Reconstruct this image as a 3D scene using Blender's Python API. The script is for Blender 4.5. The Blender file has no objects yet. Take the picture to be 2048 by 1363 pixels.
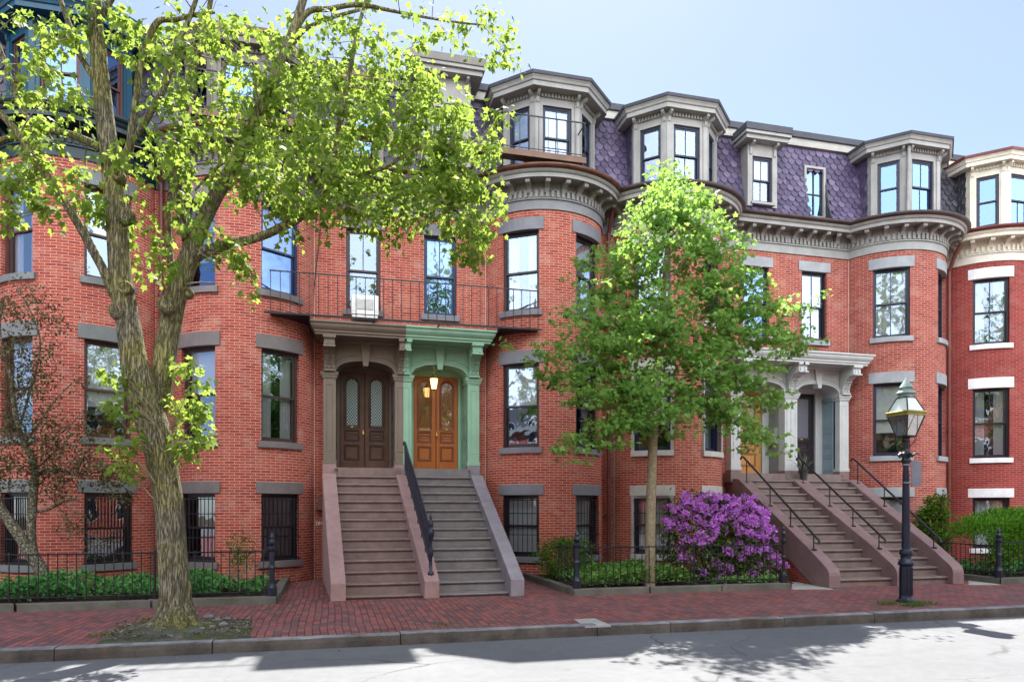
import bpy, math, random
import numpy as np
from mathutils import Vector, Matrix

S = bpy.context.scene
COL = S.collection
RND = random.Random(11)
F_PX, YAW, Y_HOR, EYE = 1420.0, math.radians(14.2), 1018.0, 1.66
CY, SY = math.cos(YAW), math.sin(YAW)
YW = 17.6            # main facade plane
ROADZ = -0.14


def at(x, y, Y):
    """photo pixel -> point on the vertical plane at distance Y"""
    k = (x - 1024) / F_PX
    t = Y / (CY - SY * k)
    return Vector((t * (SY + CY * k), Y, EYE + (Y_HOR - y) / F_PX * t))


def gp(x, y, z=0.0):
    """photo pixel -> point on the ground"""
    k = (x - 1024) / F_PX
    t = (EYE - z) * F_PX / (y - Y_HOR)
    return Vector((t * (SY + CY * k), t * (CY - SY * k), z))


# ------------------------------------------------------------------ mesh builder
WO = {}


class MB:
    def __init__(self, fn=None):
        self.v, self.f, self.uv, self.mi, self.fn, self.cur = [], [], [], [], fn, 0

    def add(self, vs, fs, uvs=None):
        o = len(self.v)
        if self.fn:
            vs = [self.fn(*p) for p in vs]
        self.v.extend([tuple(p) for p in vs])
        for i, f in enumerate(fs):
            self.f.append([o + k for k in f])
            self.uv.append(uvs[i] if uvs else None)
            self.mi.append(self.cur)
        return self

    def quad(self, a, b, c, d, uv=None):
        return self.add([a, b, c, d], [(0, 1, 2, 3)], [uv] if uv else None)

    def box(self, x0, y0, z0, x1, y1, z1):
        v = [(x0, y0, z0), (x1, y0, z0), (x1, y1, z0), (x0, y1, z0), (x0, y0, z1), (x1, y0, z1), (x1, y1, z1), (x0, y1, z1)]
        f = [(0, 3, 2, 1), (4, 5, 6, 7), (0, 1, 5, 4), (1, 2, 6, 5), (2, 3, 7, 6), (3, 0, 4, 7)]
        return self.add(v, f)

    def prism(self, poly, axis, a0, a1):
        """poly: 2-D outline; axis 'x': (y,z) outline, 'y': (x,z), 'z': (x,y), extruded a0..a1"""
        n = len(poly)
        m = {'x': lambda p, a: (a, p[0], p[1]), 'y': lambda p, a: (p[0], a, p[1]), 'z': lambda p, a: (p[0], p[1], a)}[axis]
        vs = [m(p, a0) for p in poly] + [m(p, a1) for p in poly]
        fs = [tuple(range(n - 1, -1, -1)), tuple(range(n, 2 * n))]
        fs += [(i, (i + 1) % n, n + (i + 1) % n, n + i) for i in range(n)]
        return self.add(vs, fs)

    def grid(self, rows, uvs=None, wrap=False):
        """rows of equal length point lists"""
        nr, nc = len(rows), len(rows[0])
        vs = [p for r in rows for p in r]
        fs, us = [], []
        for i in range(nr - 1):
            for j in range(nc if wrap else nc - 1):
                k = (j + 1) % nc
                fs.append((i * nc + j, i * nc + k, (i + 1) * nc + k, (i + 1) * nc + j))
                if uvs:
                    us.append([uvs[i][j], uvs[i][k], uvs[i + 1][k], uvs[i + 1][j]])
        return self.add(vs, fs, us if uvs else None)

    def lathe(self, prof, cx, cy, n=16, cz=0.0, phase=0.0):
        rows = []
        for r, z in prof:
            rows.append([(cx + r * math.cos(phase + 2 * math.pi * k / n), cy + r * math.sin(phase + 2 * math.pi * k / n), cz + z) for k in range(n)])
        self.grid(rows, wrap=True)
        for row, rev in ((rows[0], True), (rows[-1], False)):
            self.add(row, [tuple(range(n - 1, -1, -1)) if rev else tuple(range(n))])
        return self

    def tube(self, pts, rad, n=8, cap=True):
        pts = [Vector(p) for p in pts]
        if not hasattr(rad, '__len__'):
            rad = [rad] * len(pts)
        rows, up = [], Vector((0.13, 0.27, 0.95))
        T0 = (pts[1] - pts[0]).normalized()
        a = T0.cross(up)
        if a.length < 1e-3:
            a = T0.cross(Vector((1, 0, 0)))
        a.normalize()
        for i, p in enumerate(pts):
            T = (pts[min(i + 1, len(pts) - 1)] - pts[max(i - 1, 0)]).normalized()
            a = (a - T * a.dot(T))
            a.normalize()
            b = T.cross(a)
            rows.append([tuple(p + (a * math.cos(2 * math.pi * k / n) + b * math.sin(2 * math.pi * k / n)) * rad[i]) for k in range(n)])
        self.grid(rows, wrap=True)
        if cap:
            self.add(rows[0], [tuple(range(n - 1, -1, -1))])
            self.add(rows[-1], [tuple(range(n))])
        return self

    def build(self, name, mat, parent=None, smooth=False, org=None, bevel=0.0, label=None, bseg=2):
        if not self.v:
            return None
        V = np.array(self.v, dtype=np.float64)
        if org is None:
            if parent is not None:
                org = WO[parent.name]
            else:
                lo, hi = V.min(0), V.max(0)
                org = ((lo[0] + hi[0]) / 2, (lo[1] + hi[1]) / 2, lo[2])
        org = np.array(org, dtype=np.float64)
        me = bpy.data.meshes.new(name)
        me.from_pydata((V - org).tolist(), [], self.f)
        uvl = me.uv_layers.new(name='UVMap')
        flat = []
        for f, uv in zip(self.f, self.uv):
            if uv is not None:
                for q in uv:
                    flat.extend(q)
                continue
            P = V[f]
            n = np.zeros(3)
            Q = np.roll(P, -1, 0)
            n[0] = ((P[:, 1] - Q[:, 1]) * (P[:, 2] + Q[:, 2])).sum()
            n[1] = ((P[:, 2] - Q[:, 2]) * (P[:, 0] + Q[:, 0])).sum()
            n[2] = ((P[:, 0] - Q[:, 0]) * (P[:, 1] + Q[:, 1])).sum()
            l = math.sqrt(n[0] ** 2 + n[1] ** 2)
            if l < 1e-9 or abs(n[2]) > 1.2 * l:
                for p in P:
                    flat.extend((p[0], p[1]))
            else:
                hx, hy = -n[1] / l, n[0] / l
                for p in P:
                    flat.extend((p[0] * hx + p[1] * hy, p[2]))
        uvl.data.foreach_set('uv', flat)
        mats = mat if isinstance(mat, (list, tuple)) else [mat]
        for m in mats:
            me.materials.append(m)
        if len(mats) > 1:
            me.polygons.foreach_set('material_index', self.mi)
        if smooth:
            me.polygons.foreach_set('use_smooth', [True] * len(me.polygons))
        me.update()
        o = bpy.data.objects.new(name, me)
        COL.objects.link(o)
        WO[o.name] = tuple(org)
        if parent is not None:
            o.parent = parent
            po = WO[parent.name]
            o.location = (org[0] - po[0], org[1] - po[1], org[2] - po[2])
        else:
            o.location = tuple(org)
        if bevel:
            b = o.modifiers.new('bevel', 'BEVEL')
            b.width, b.segments, b.limit_method, b.angle_limit = bevel, bseg, 'ANGLE', math.radians(35)
        if label:
            o['label'] = label
        return o


def thing(name, label, cat, loc, group=None):
    o = bpy.data.objects.new(name, None)
    COL.objects.link(o)
    o.location = loc
    o.empty_display_size = 0.2
    o['label'], o['category'] = label, cat
    if group:
        o['group'] = group
    WO[o.name] = tuple(loc)
    return o


def tag(o, label, cat, group=None, kind=None):
    if label:
        o['label'] = label
    if cat:
        o['category'] = cat
    if group:
        o['group'] = group
    if kind:
        o['kind'] = kind
    return o


# ------------------------------------------------------------------ materials
class NT:
    def __init__(self, name):
        self.m = bpy.data.materials.new(name)
        self.m.use_nodes = True
        self.t = self.m.node_tree
        self.t.nodes.clear()
        self.out = self.n('ShaderNodeOutputMaterial')

    def n(self, kind, **kw):
        x = self.t.nodes.new(kind)
        for k, v in kw.items():
            if k.startswith('i_'):
                x.inputs[k[2:].replace('_', ' ')].default_value = v
            else:
                setattr(x, k, v)
        return x

    def l(self, a, b):
        self.t.links.new(a, b)

    def coord(self, which='Object', scale=None, rot=None):
        c = self.n('ShaderNodeTexCoord')
        o = c.outputs[which]
        if scale or rot:
            mp = self.n('ShaderNodeMapping')
            self.l(o, mp.inputs['Vector'])
            if scale:
                mp.inputs['Scale'].default_value = scale
            if rot:
                mp.inputs['Rotation'].default_value = rot
            o = mp.outputs[0]
        return o

    def noise(self, vec, scale, detail=4, rough=.55):
        x = self.n('ShaderNodeTexNoise')
        x.inputs['Scale'].default_value = scale
        x.inputs['Detail'].default_value = detail
        x.inputs['Roughness'].default_value = rough
        self.l(vec, x.inputs['Vector'])
        return x.outputs['Fac']

    def ramp(self, fac, *stops):
        r = self.n('ShaderNodeValToRGB')
        e = r.color_ramp.elements
        while len(e) < len(stops):
            e.new(.5)
        for s, (p, c) in zip(e, stops):
            s.position = p
            s.color = (*c, 1) if hasattr(c, '__len__') else (c, c, c, 1)
        self.l(fac, r.inputs[0])
        return r.outputs[0]

    def mix(self, fac, a, b, mode='MIX'):
        x = self.n('ShaderNodeMix', data_type='RGBA', blend_type=mode)
        for sock, val in ((x.inputs[0], fac), (x.inputs[6], a), (x.inputs[7], b)):
            if hasattr(val, 'is_output'):
                self.l(val, sock)
            elif hasattr(val, '__len__'):
                sock.default_value = (*val, 1)
            else:
                sock.default_value = val
        return x.outputs[2]

    def math(self, op, a, b=0.0, c=None):
        x = self.n('ShaderNodeMath', operation=op)
        for i, val in enumerate((a, b) if c is None else (a, b, c)):
            if hasattr(val, 'is_output'):
                self.l(val, x.inputs[i])
            else:
                x.inputs[i].default_value = val
        return x.outputs[0]

    def bsdf(self, col, rough=.6, bump=None, bstr=.3, bdist=.01, metal=0.0, spec=.4):
        p = self.n('ShaderNodeBsdfPrincipled')
        for sock, val in ((p.inputs['Base Color'], col), (p.inputs['Roughness'], rough)):
            if hasattr(val, 'is_output'):
                self.l(val, sock)
            elif hasattr(val, '__len__'):
                sock.default_value = (*val, 1)
            else:
                sock.default_value = val
        p.inputs['Metallic'].default_value = metal
        p.inputs['Specular IOR Level'].default_value = spec
        if bump is not None:
            b = self.n('ShaderNodeBump')
            b.inputs['Strength'].default_value = bstr
            b.inputs['Distance'].default_value = bdist
            self.l(bump, b.inputs['Height'])
            self.l(b.outputs[0], p.inputs['Normal'])
        return p

    def done(self, shader):
        self.l(shader.outputs[0], self.out.inputs['Surface'])
        return self.m


def sc(c, k):
    return tuple(min(1.0, x * k) for x in c)


def paint(name, col, rough=.55, var=.18, scale=2.5, bump=.25, metal=0.0, dirt=None, spec=.35):
    t = NT(name)
    v = t.coord()
    n1 = t.noise(v, scale, 6, .6)
    n2 = t.noise(v, scale * 14, 4)
    c = t.ramp(n1, (.3, sc(col, 1 - var)), (.7, sc(col, 1 + var)))
    c = t.mix(t.ramp(n2, (.35, 0.0), (.75, var * 1.5)), c, sc(col, .6))
    if dirt:
        c = t.mix(t.ramp(t.noise(v, scale * .6, 7, .7), (.52, 0.0), (.72, .75)), c, dirt)
    return t.done(t.bsdf(c, rough, n2, bump, .004, metal, spec))


def brick_wall(name, c1, c2, mortar, stain, seed=0.0):
    t = NT(name)
    uv = t.coord('UV')
    mp = t.n('ShaderNodeMapping')
    mp.inputs['Location'].default_value = (seed * 3.1, 0, 0)
    t.l(uv, mp.inputs[0])
    # slight waviness so that courses are not ruler-straight
    b = t.n('ShaderNodeTexBrick', offset=.5, squash=1.0)
    t.l(mp.outputs[0], b.inputs['Vector'])
    for k, val in (('Scale', 1.0), ('Mortar Size', .0058), ('Mortar Smooth', .25), ('Bias', -.1), ('Brick Width', .2159), ('Row Height', .0615)):
        b.inputs[k].default_value = val
    b.inputs['Color1'].default_value = (*c1, 1)
    b.inputs['Color2'].default_value = (*c2, 1)
    b.inputs['Mortar'].default_value = (*mortar, 1)
    ob = t.coord()
    big = t.noise(ob, .55, 5, .6)
    med = t.noise(ob, 2.3, 6, .65)
    fine = t.noise(uv, 60, 3)
    c = t.mix(t.ramp(big, (.35, 0.0), (.7, .55)), b.outputs[0], stain, 'MULTIPLY')
    c = t.mix(t.ramp(med, (.5, 0.0), (.75, .45)), c, sc(mortar, .85))
    # odd dark burnt bricks
    vor = t.n('ShaderNodeTexBrick', offset=.5)
    t.l(mp.outputs[0], vor.inputs['Vector'])
    for k, val in (('Scale', 1.0), ('Mortar Size', 0.0), ('Brick Width', .2159), ('Row Height', .0615), ('Bias', -.55)):
        vor.inputs[k].default_value = val
    vor.inputs['Color1'].default_value = (1, 1, 1, 1)
    vor.inputs['Color2'].default_value = (.35, .3, .33, 1)
    c = t.mix(.55, c, t.mix(b.outputs[1], vor.outputs[0], (1, 1, 1)), 'MULTIPLY')
    c = t.mix(.35, c, t.ramp(fine, (.3, .6), (.7, 1.25)), 'MULTIPLY')
    h = t.math('SUBTRACT', t.math('MULTIPLY', fine, .25), b.outputs[1])
    return t.done(t.bsdf(c, .85, h, .6, .006, 0, .2))


def glass_mat(name, tint, lo, hi, wav=.13):
    t = NT(name)
    lw = t.n('ShaderNodeLayerWeight')
    lw.inputs['Blend'].default_value = .35
    nz = t.noise(t.coord(), 2.2, 2, .5)
    b = t.n('ShaderNodeBump')
    b.inputs['Strength'].default_value = wav
    b.inputs['Distance'].default_value = .02
    t.l(nz, b.inputs['Height'])
    g = t.n('ShaderNodeBsdfGlossy')
    g.inputs['Roughness'].default_value = .02
    g.inputs['Color'].default_value = (*tint, 1)
    t.l(b.outputs[0], g.inputs['Normal'])
    tr = t.n('ShaderNodeBsdfTransparent')
    tr.inputs['Color'].default_value = (.75, .78, .8, 1)
    mr = t.n('ShaderNodeMapRange')
    mr.inputs['To Min'].default_value = lo
    mr.inputs['To Max'].default_value = hi
    t.l(lw.outputs['Facing'], mr.inputs['Value'])
    mx = t.n('ShaderNodeMixShader')
    t.l(mr.outputs[0], mx.inputs[0])
    t.l(tr.outputs[0], mx.inputs[1])
    t.l(g.outputs[0], mx.inputs[2])
    return t.done(mx)


def lattice_glass(name, a, b_, sx, sz):
    t = NT(name)
    v = t.coord()
    sp = t.n('ShaderNodeSeparateXYZ')
    t.l(v, sp.inputs[0])
    d1 = t.math('ADD', t.math('MULTIPLY', sp.outputs[0], sx), t.math('MULTIPLY', sp.outputs[2], sz))
    d2 = t.math('SUBTRACT', t.math('MULTIPLY', sp.outputs[0], sx), t.math('MULTIPLY', sp.outputs[2], sz))
    m1 = t.math('PINGPONG', d1, .5)
    m2 = t.math('PINGPONG', d2, .5)
    mn = t.math('MINIMUM', m1, m2)
    c = t.ramp(mn, (.1, b_), (.2, a))
    return t.done(t.bsdf(c, .15, mn, .5, .01, 0, .6))


def leaf_mat(name, stops, trans=.5, tcol=None, rough=.45):
    t = NT(name)
    g = t.n('ShaderNodeNewGeometry')
    oi = t.coord()
    n = t.noise(oi, .9, 3)
    f = t.math('ADD', t.math('MULTIPLY', g.outputs['Random Per Island'], .65), t.math('MULTIPLY', n, .35))
    c = t.ramp(f, *stops)
    p = t.bsdf(c, rough, None, spec=.18)
    tr = t.n('ShaderNodeBsdfTranslucent')
    if tcol:
        tr_c = t.mix(.5, c, tcol)
    else:
        tr_c = c
    t.l(t.mix(1.0, tr_c, (1.14, 1.15, 1.0), 'MULTIPLY'), tr.inputs['Color'])
    mx = t.n('ShaderNodeMixShader')
    mx.inputs[0].default_value = trans
    t.l(p.outputs[0], mx.inputs[1])
    t.l(tr.outputs[0], mx.inputs[2])
    return t.done(mx)
# ------------------------------------------------------------------ materials in use
BRICK_A = brick_wall('brick_a', (.385, .086, .056), (.30, .05, .042), (.62, .38, .30), (.62, .5, .5), 1)
BRICK_B = brick_wall('brick_b', (.38, .088, .058), (.30, .05, .042), (.62, .38, .30), (.68, .55, .55), 2)
BRICK_C = brick_wall('brick_c', (.375, .088, .056), (.31, .055, .045), (.62, .38, .30), (.75, .62, .6), 3)
BRICK_D = brick_wall('brick_d', (.355, .092, .056), (.29, .055, .045), (.62, .38, .30), (.75, .66, .62), 4)
BRICK_E = brick_wall('brick_e', (.345, .083, .058), (.27, .05, .048), (.62, .38, .30), (.7, .6, .62), 5)
BRICK_F = brick_wall('brick_f', (.31, .05, .042), (.25, .04, .036), (.44, .2, .17), (.7, .58, .58), 6)
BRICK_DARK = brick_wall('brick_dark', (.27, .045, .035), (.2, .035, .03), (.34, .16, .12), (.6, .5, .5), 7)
M = {}
for nm, col, kw in (
    ('lintel_a', (.15, .165, .165), {}), ('lintel_b', (.155, .135, .135), {}), ('lintel_c', (.17, .17, .195), {}),
    ('lintel_d', (.46, .45, .41), {}), ('lintel_e', (.30, .32, .34), {}), ('white_stone', (.80, .80, .82), {}),
    ('cornice_b', (.16, .145, .13), {}), ('cornice_c', (.262, .258, .25), {}), ('cornice_d', (.31, .307, .293), {}), ('cornice_f', (.74, .70, .58), {}),
    ('cornice_a', (.012, .032, .04), {'rough': .4}), ('teal', (.008, .055, .10), {'rough': .4}),
    ('frieze_c', (.20, .20, .215), {}), ('frieze_d', (.32, .33, .32), {}), ('frieze_f', (.72, .68, .6), {}), ('frieze_b', (.17, .165, .165), {}),
    ('frame_plum', (.018, .013, .02), {'rough': .35}), ('frame_navy', (.012, .016, .04), {'rough': .35}),
    ('frame_blue', (.008, .022, .075), {'rough': .35}), ('frame_brown', (.085, .035, .032), {'rough': .4}),
    ('frame_dbrown', (.05, .028, .026), {'rough': .4}), ('frame_black', (.012, .012, .018), {'rough': .3}), ('casing_grey', (.34, .33, .32), {}),
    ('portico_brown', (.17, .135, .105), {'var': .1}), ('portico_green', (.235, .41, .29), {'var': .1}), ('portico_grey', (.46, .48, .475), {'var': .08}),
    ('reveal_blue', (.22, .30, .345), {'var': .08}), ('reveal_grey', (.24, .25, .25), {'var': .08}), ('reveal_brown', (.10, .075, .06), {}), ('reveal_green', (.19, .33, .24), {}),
    ('door_dark_edge', (.03, .016, .012), {'rough': .3}), ('door_dark', (.085, .046, .033), {'rough': .32, 'var': .3}), ('door_black', (.022, .017, .022), {'rough': .3}),
    ('stone_pink', (.31, .20, .195), {'var': .16, 'scale': 3.5, 'bump': .3, 'dirt': (.21, .14, .135)}), ('tread_pink', (.20, .14, .13), {'var': .22, 'scale': 4, 'dirt': (.11, .085, .08)}),
    ('stone_violet', (.225, .205, .235), {'var': .16, 'scale': 3.5, 'dirt': (.145, .125, .14)}), ('tread_grey', (.175, .16, .162), {'var': .22, 'scale': 4, 'dirt': (.10, .095, .09)}),
    ('stone_mauve', (.205, .135, .135), {'var': .16, 'scale': 3, 'dirt': (.135, .09, .09)}), ('tread_brown', (.185, .14, .13), {'var': .2, 'scale': 4}),
    ('iron', (.016, .016, .02), {'rough': .38, 'var': .4, 'bump': .5, 'scale': 6}), ('iron_blue', (.014, .018, .035), {'rough': .35, 'var': .4, 'scale': 6}),
    ('copper', (.13, .06, .04), {'rough': .4, 'metal': .5, 'var': .35, 'scale': 4}), ('gutter_dark', (.075, .055, .05), {'rough': .4, 'metal': .4}), ('gutter_red', (.15, .04, .035), {'rough': .4, 'metal': .3}),
    ('pipe_red', (.12, .035, .032), {'rough': .45}), ('pipe_mid', (.16, .05, .04), {'rough': .45}), ('roof_cap', (.05, .052, .065), {'rough': .6}), ('roof_trim', (.36, .35, .32), {}),
    ('roof_flat', (.06, .06, .065), {}), ('roof_brown', (.16, .075, .06), {}), ('brass', (.6, .42, .12), {'rough': .3, 'metal': .9}), ('white_plastic', (.75, .75, .74), {'rough': .4, 'var': .06}),
    ('sealant', (.62, .47, .40), {}), ('interior', (.03, .03, .035), {}), ('blind', (.72, .73, .74), {'var': .06}), ('kerb_black', (.06, .06, .063), {'var': .3, 'scale': 3, 'rough': .7}), ('garden_stone', (.12, .115, .10), {'var': .3, 'scale': 2.5, 'rough': .8, 'dirt': (.06, .075, .035)}),
    ('wood_floor', (.16, .09, .06), {'var': .3}), ('pot', (.045, .045, .045), {}), ('letter', (.9, .88, .84), {'var': .04}), ('grille_grey', (.2, .2, .2), {}), ('sign_back', (.17, .18, .22), {'rough': .5, 'metal': .3}),
):
    M[nm] = paint(nm, col, **kw)


def wood(name, a, b):
    t = NT(name)
    v = t.coord(scale=(14, 14, .8))
    n = t.noise(v, 2.0, 6, .65)
    c = t.ramp(n, (.3, a), (.7, b))
    c = t.mix(t.ramp(t.noise(t.coord(), 1.3, 4), (.45, 0.0), (.75, .5)), c, sc(b, .65))
    return t.done(t.bsdf(c, .32, n, .12, .003, 0, .5))


M['door_orange'] = wood('door_orange', (.30, .075, .012), (.46, .14, .025))
M['door_orange_dark'] = wood('door_orange_dark', (.12, .03, .008), (.2, .055, .012))
M['door_oak'] = wood('door_oak', (.42, .19, .055), (.58, .30, .10))
M['door_oak_dark'] = wood('door_oak_dark', (.22, .09, .025), (.3, .13, .04))
M['glass'] = glass_mat('glass', (.52, .64, .82), .26, .9)
M['glass_blue'] = glass_mat('glass_blue', (.25, .40, .72), .42, .9)
M['glass_dark'] = glass_mat('glass_dark', (.85, .9, 1.0), .14, .9)
M['lattice_green'] = lattice_glass('lattice_green', (.26, .36, .36), (.03, .045, .045), 16, 12)
M['lattice_blue'] = lattice_glass('lattice_blue', (.02, .028, .055), (.22, .23, .28), 18, 11)


def curtain_mat():
    t = NT('curtain')
    p = t.bsdf((.82, .82, .82), .9)
    tr = t.n('ShaderNodeBsdfTranslucent')
    tr.inputs['Color'].default_value = (.7, .7, .72, 1)
    mx = t.n('ShaderNodeMixShader')
    mx.inputs[0].default_value = .3
    t.l(p.outputs[0], mx.inputs[1])
    t.l(tr.outputs[0], mx.inputs[2])
    return t.done(mx)


M['curtain'] = curtain_mat()


def emit_mat(name, col, st):
    t = NT(name)
    e = t.n('ShaderNodeEmission')
    e.inputs['Color'].default_value = (*col, 1)
    e.inputs['Strength'].default_value = st
    return t.done(e)


M['lamp_glow'] = emit_mat('lamp_glow', (1.0, .62, .2), 2.2)


def slate_mat(name, a, b, c_):
    t = NT(name)
    g = t.n('ShaderNodeNewGeometry')
    v = t.coord()
    n = t.noise(v, 18, 5, .7)
    c = t.ramp(g.outputs['Random Per Island'], (.0, a), (.6, b), (1.0, c_))
    c = t.mix(.5, c, t.ramp(n, (.3, .65), (.75, 1.3)), 'MULTIPLY')
    c = t.mix(t.ramp(t.noise(v, .8, 4), (.45, 0.0), (.75, .5)), c, sc(b, .55))
    return t.done(t.bsdf(c, .55, n, .35, .01, 0, .4))


M['slate_purple'] = slate_mat('slate_purple', (.055, .042, .088), (.085, .064, .128), (.15, .118, .20))
M['slate_dark'] = slate_mat('slate_dark', (.04, .042, .055), (.065, .065, .085), (.12, .12, .14))
M['slate_grey'] = slate_mat('slate_grey', (.05, .05, .06), (.08, .075, .09), (.12, .11, .13))


def ground_mats():
    # asphalt
    t = NT('asphalt')
    v = t.coord()
    n1 = t.noise(v, .35, 5, .6)
    n2 = t.noise(v, 6, 6, .7)
    n3 = t.noise(v, 160, 3, .6)
    c = t.ramp(n3, (.25, (.088, .094, .112)), (.5, (.132, .138, .152)), (.75, (.205, .208, .218)))
    c = t.mix(.55, c, t.ramp(n1, (.3, .72), (.7, 1.12)), 'MULTIPLY')
    c = t.mix(.4, c, t.ramp(n2, (.3, .66), (.7, 1.15)), 'MULTIPLY')
    c = t.mix(t.ramp(t.noise(t.coord(scale=(.35, .9, 1)), .8, 3, .5), (.58, 0.0), (.6, .18)), c, (.085, .088, .095))
    spot = t.ramp(t.noise(t.coord(scale=(.55, 1.6, 1)), 1.7, 5, .62), (.63, 0.0), (.69, .5))
    c = t.mix(spot, c, (.1, .1, .105))
    vo = t.n('ShaderNodeTexVoronoi', feature='DISTANCE_TO_EDGE')
    vo.inputs['Scale'].default_value = .42
    wv = t.n('ShaderNodeVectorMath', operation='MULTIPLY_ADD')
    nn = t.n('ShaderNodeTexNoise')
    nn.inputs['Scale'].default_value = 1.5
    nn.inputs['Detail'].default_value = 6
    t.l(v, nn.inputs['Vector'])
    t.l(nn.outputs['Color'], wv.inputs[0])
    wv.inputs[1].default_value = (.9, .9, 0)
    t.l(v, wv.inputs[2])
    t.l(wv.outputs[0], vo.inputs['Vector'])
    crack = t.math('MULTIPLY', t.ramp(vo.outputs['Distance'], (.004, 1.0), (.012, 0.0)), t.ramp(n1, (.45, 0.0), (.6, .7)))
    c = t.mix(crack, c, (.035, .035, .037))
    M['asphalt'] = t.done(t.bsdf(c, .82, n3, .5, .006, 0, .25))
    # brick paving
    t = NT('brick_paving')
    v = t.coord('Object')
    warp = t.n('ShaderNodeTexNoise')
    warp.inputs['Scale'].default_value = .6
    warp.inputs['Detail'].default_value = 3
    t.l(v, warp.inputs['Vector'])
    off = t.n('ShaderNodeVectorMath', operation='MULTIPLY_ADD')
    t.l(warp.outputs['Color'], off.inputs[0])
    off.inputs[1].default_value = (.12, .12, 0)
    t.l(v, off.inputs[2])
    mp = t.n('ShaderNodeMapping')
    mp.inputs['Rotation'].default_value = (0, 0, math.radians(90))
    t.l(off.outputs[0], mp.inputs[0])
    b = t.n('ShaderNodeTexBrick', offset=.5)
    t.l(mp.outputs[0], b.inputs['Vector'])
    for k, val in (('Scale', 1.0), ('Mortar Size', .0075), ('Mortar Smooth', .3), ('Bias', 0), ('Brick Width', .205), ('Row Height', .102)):
        b.inputs[k].default_value = val
    b.inputs['Color1'].default_value = (.30, .085, .075, 1)
    b.inputs['Color2'].default_value = (.10, .055, .06, 1)
    b.inputs['Mortar'].default_value = (.03, .022, .02, 1)
    n1 = t.noise(v, .9, 6, .65)
    n2 = t.noise(v, 5, 6, .7)
    n3 = t.noise(v, 90, 3)
    c = t.mix(t.ramp(n1, (.46, 0.0), (.7, .5)), b.outputs[0], (.20, .115, .13))
    c = t.mix(t.ramp(n2, (.5, 0.0), (.75, .7)), c, (.13, .10, .095))
    c = t.mix(.4, c, t.ramp(n3, (.3, .6), (.7, 1.3)), 'MULTIPLY')
    # moss and dirt towards nothing in particular, in patches
    moss = t.ramp(t.noise(v, .55, 7, .75), (.60, 0.0), (.70, .55))
    c = t.mix(moss, c, (.10, .105, .075))
    h = t.math('SUBTRACT', t.math('ADD', t.math('MULTIPLY', n3, .2), t.math('MULTIPLY', n2, 1.3)), b.outputs[1])
    M['paving'] = t.done(t.bsdf(c, .78, h, .7, .012, 0, .3))
    # granite kerb
    t = NT('granite')
    v = t.coord()
    n1 = t.noise(v, 2.2, 7, .7)
    n2 = t.noise(v, 120, 3)
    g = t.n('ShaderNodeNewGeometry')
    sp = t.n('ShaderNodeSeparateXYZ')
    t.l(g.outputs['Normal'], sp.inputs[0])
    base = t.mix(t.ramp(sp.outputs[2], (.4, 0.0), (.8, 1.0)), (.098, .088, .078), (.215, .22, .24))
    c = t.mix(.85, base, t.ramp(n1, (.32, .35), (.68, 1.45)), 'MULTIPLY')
    c = t.mix(t.ramp(t.noise(v, .7, 6, .7), (.55, 0.0), (.66, .5)), c, (.07, .045, .03))
    c = t.mix(.6, c, t.ramp(n2, (.3, .6), (.7, 1.35)), 'MULTIPLY')
    h = t.math('ADD', n1, t.math('MULTIPLY', n2, .15))
    M['granite'] = t.done(t.bsdf(c, .75, h, .8, .03, 0, .3))
    # soil
    t = NT('soil')
    v = t.coord()
    n1 = t.noise(v, 9, 7, .75)
    n2 = t.noise(v, 70, 4, .7)
    c = t.ramp(n1, (.3, (.018, .013, .009)), (.55, (.05, .038, .027)), (.75, (.12, .095, .07)))
    c = t.mix(.5, c, t.ramp(n2, (.3, .5), (.75, 1.6)), 'MULTIPLY')
    M['soil'] = t.done(t.bsdf(c, .95, t.math('ADD', n1, n2), .9, .03, 0, .1))
    t = NT('pit_soil')
    v = t.coord()
    n1 = t.noise(v, 5, 7, .75)
    n2 = t.noise(v, 60, 4, .7)
    c = t.ramp(n1, (.3, (.05, .055, .035)), (.5, (.10, .10, .085)), (.7, (.17, .165, .15)))
    c = t.mix(t.ramp(t.noise(v, 3.3, 5, .7), (.5, 0.0), (.62, .8)), c, (.075, .10, .02))
    c = t.mix(.5, c, t.ramp(n2, (.3, .5), (.75, 1.6)), 'MULTIPLY')
    M['pit_soil'] = t.done(t.bsdf(c, .95, t.math('ADD', n1, n2), .9, .03, 0, .1))
    t = NT('concrete')
    v = t.coord()
    n1 = t.noise(v, 1.5, 7, .7)
    n2 = t.noise(v, 80, 4, .7)
    c = t.ramp(n1, (.3, (.26, .26, .25)), (.7, (.4, .39, .37)))
    c = t.mix(.4, c, t.ramp(n2, (.3, .6), (.7, 1.3)), 'MULTIPLY')
    M['concrete'] = t.done(t.bsdf(c, .85, n2, .4, .006, 0, .25))
    t = NT('bark')
    v = t.coord(scale=(1, 1, .13))
    n1 = t.noise(v, 55, 6, .62)
    nr = t.math('ABSOLUTE', t.math('SUBTRACT', t.noise(v, 30, 5, .6), .5))
    ridge = t.ramp(nr, (.0, 0.0), (.06, 1.0))
    n0 = t.noise(t.coord(), 1.0, 5, .65)
    n2 = t.noise(t.coord(), 2.6, 5, .7)
    c = t.ramp(n1, (.3, (.11, .095, .066)), (.5, (.25, .225, .155)), (.7, (.46, .43, .33)))
    c = t.mix(t.ramp(n0, (.44, 0.0), (.58, .8)), c, t.ramp(n1, (.3, (.14, .13, .03)), (.7, (.46, .44, .17))))
    c = t.mix(t.ramp(n2, (.62, 0.0), (.72, .75)), c, (.04, .03, .022))
    c = t.mix(t.math('MULTIPLY', t.math('SUBTRACT', 1.0, ridge), .5), c, (.07, .058, .036))
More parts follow.
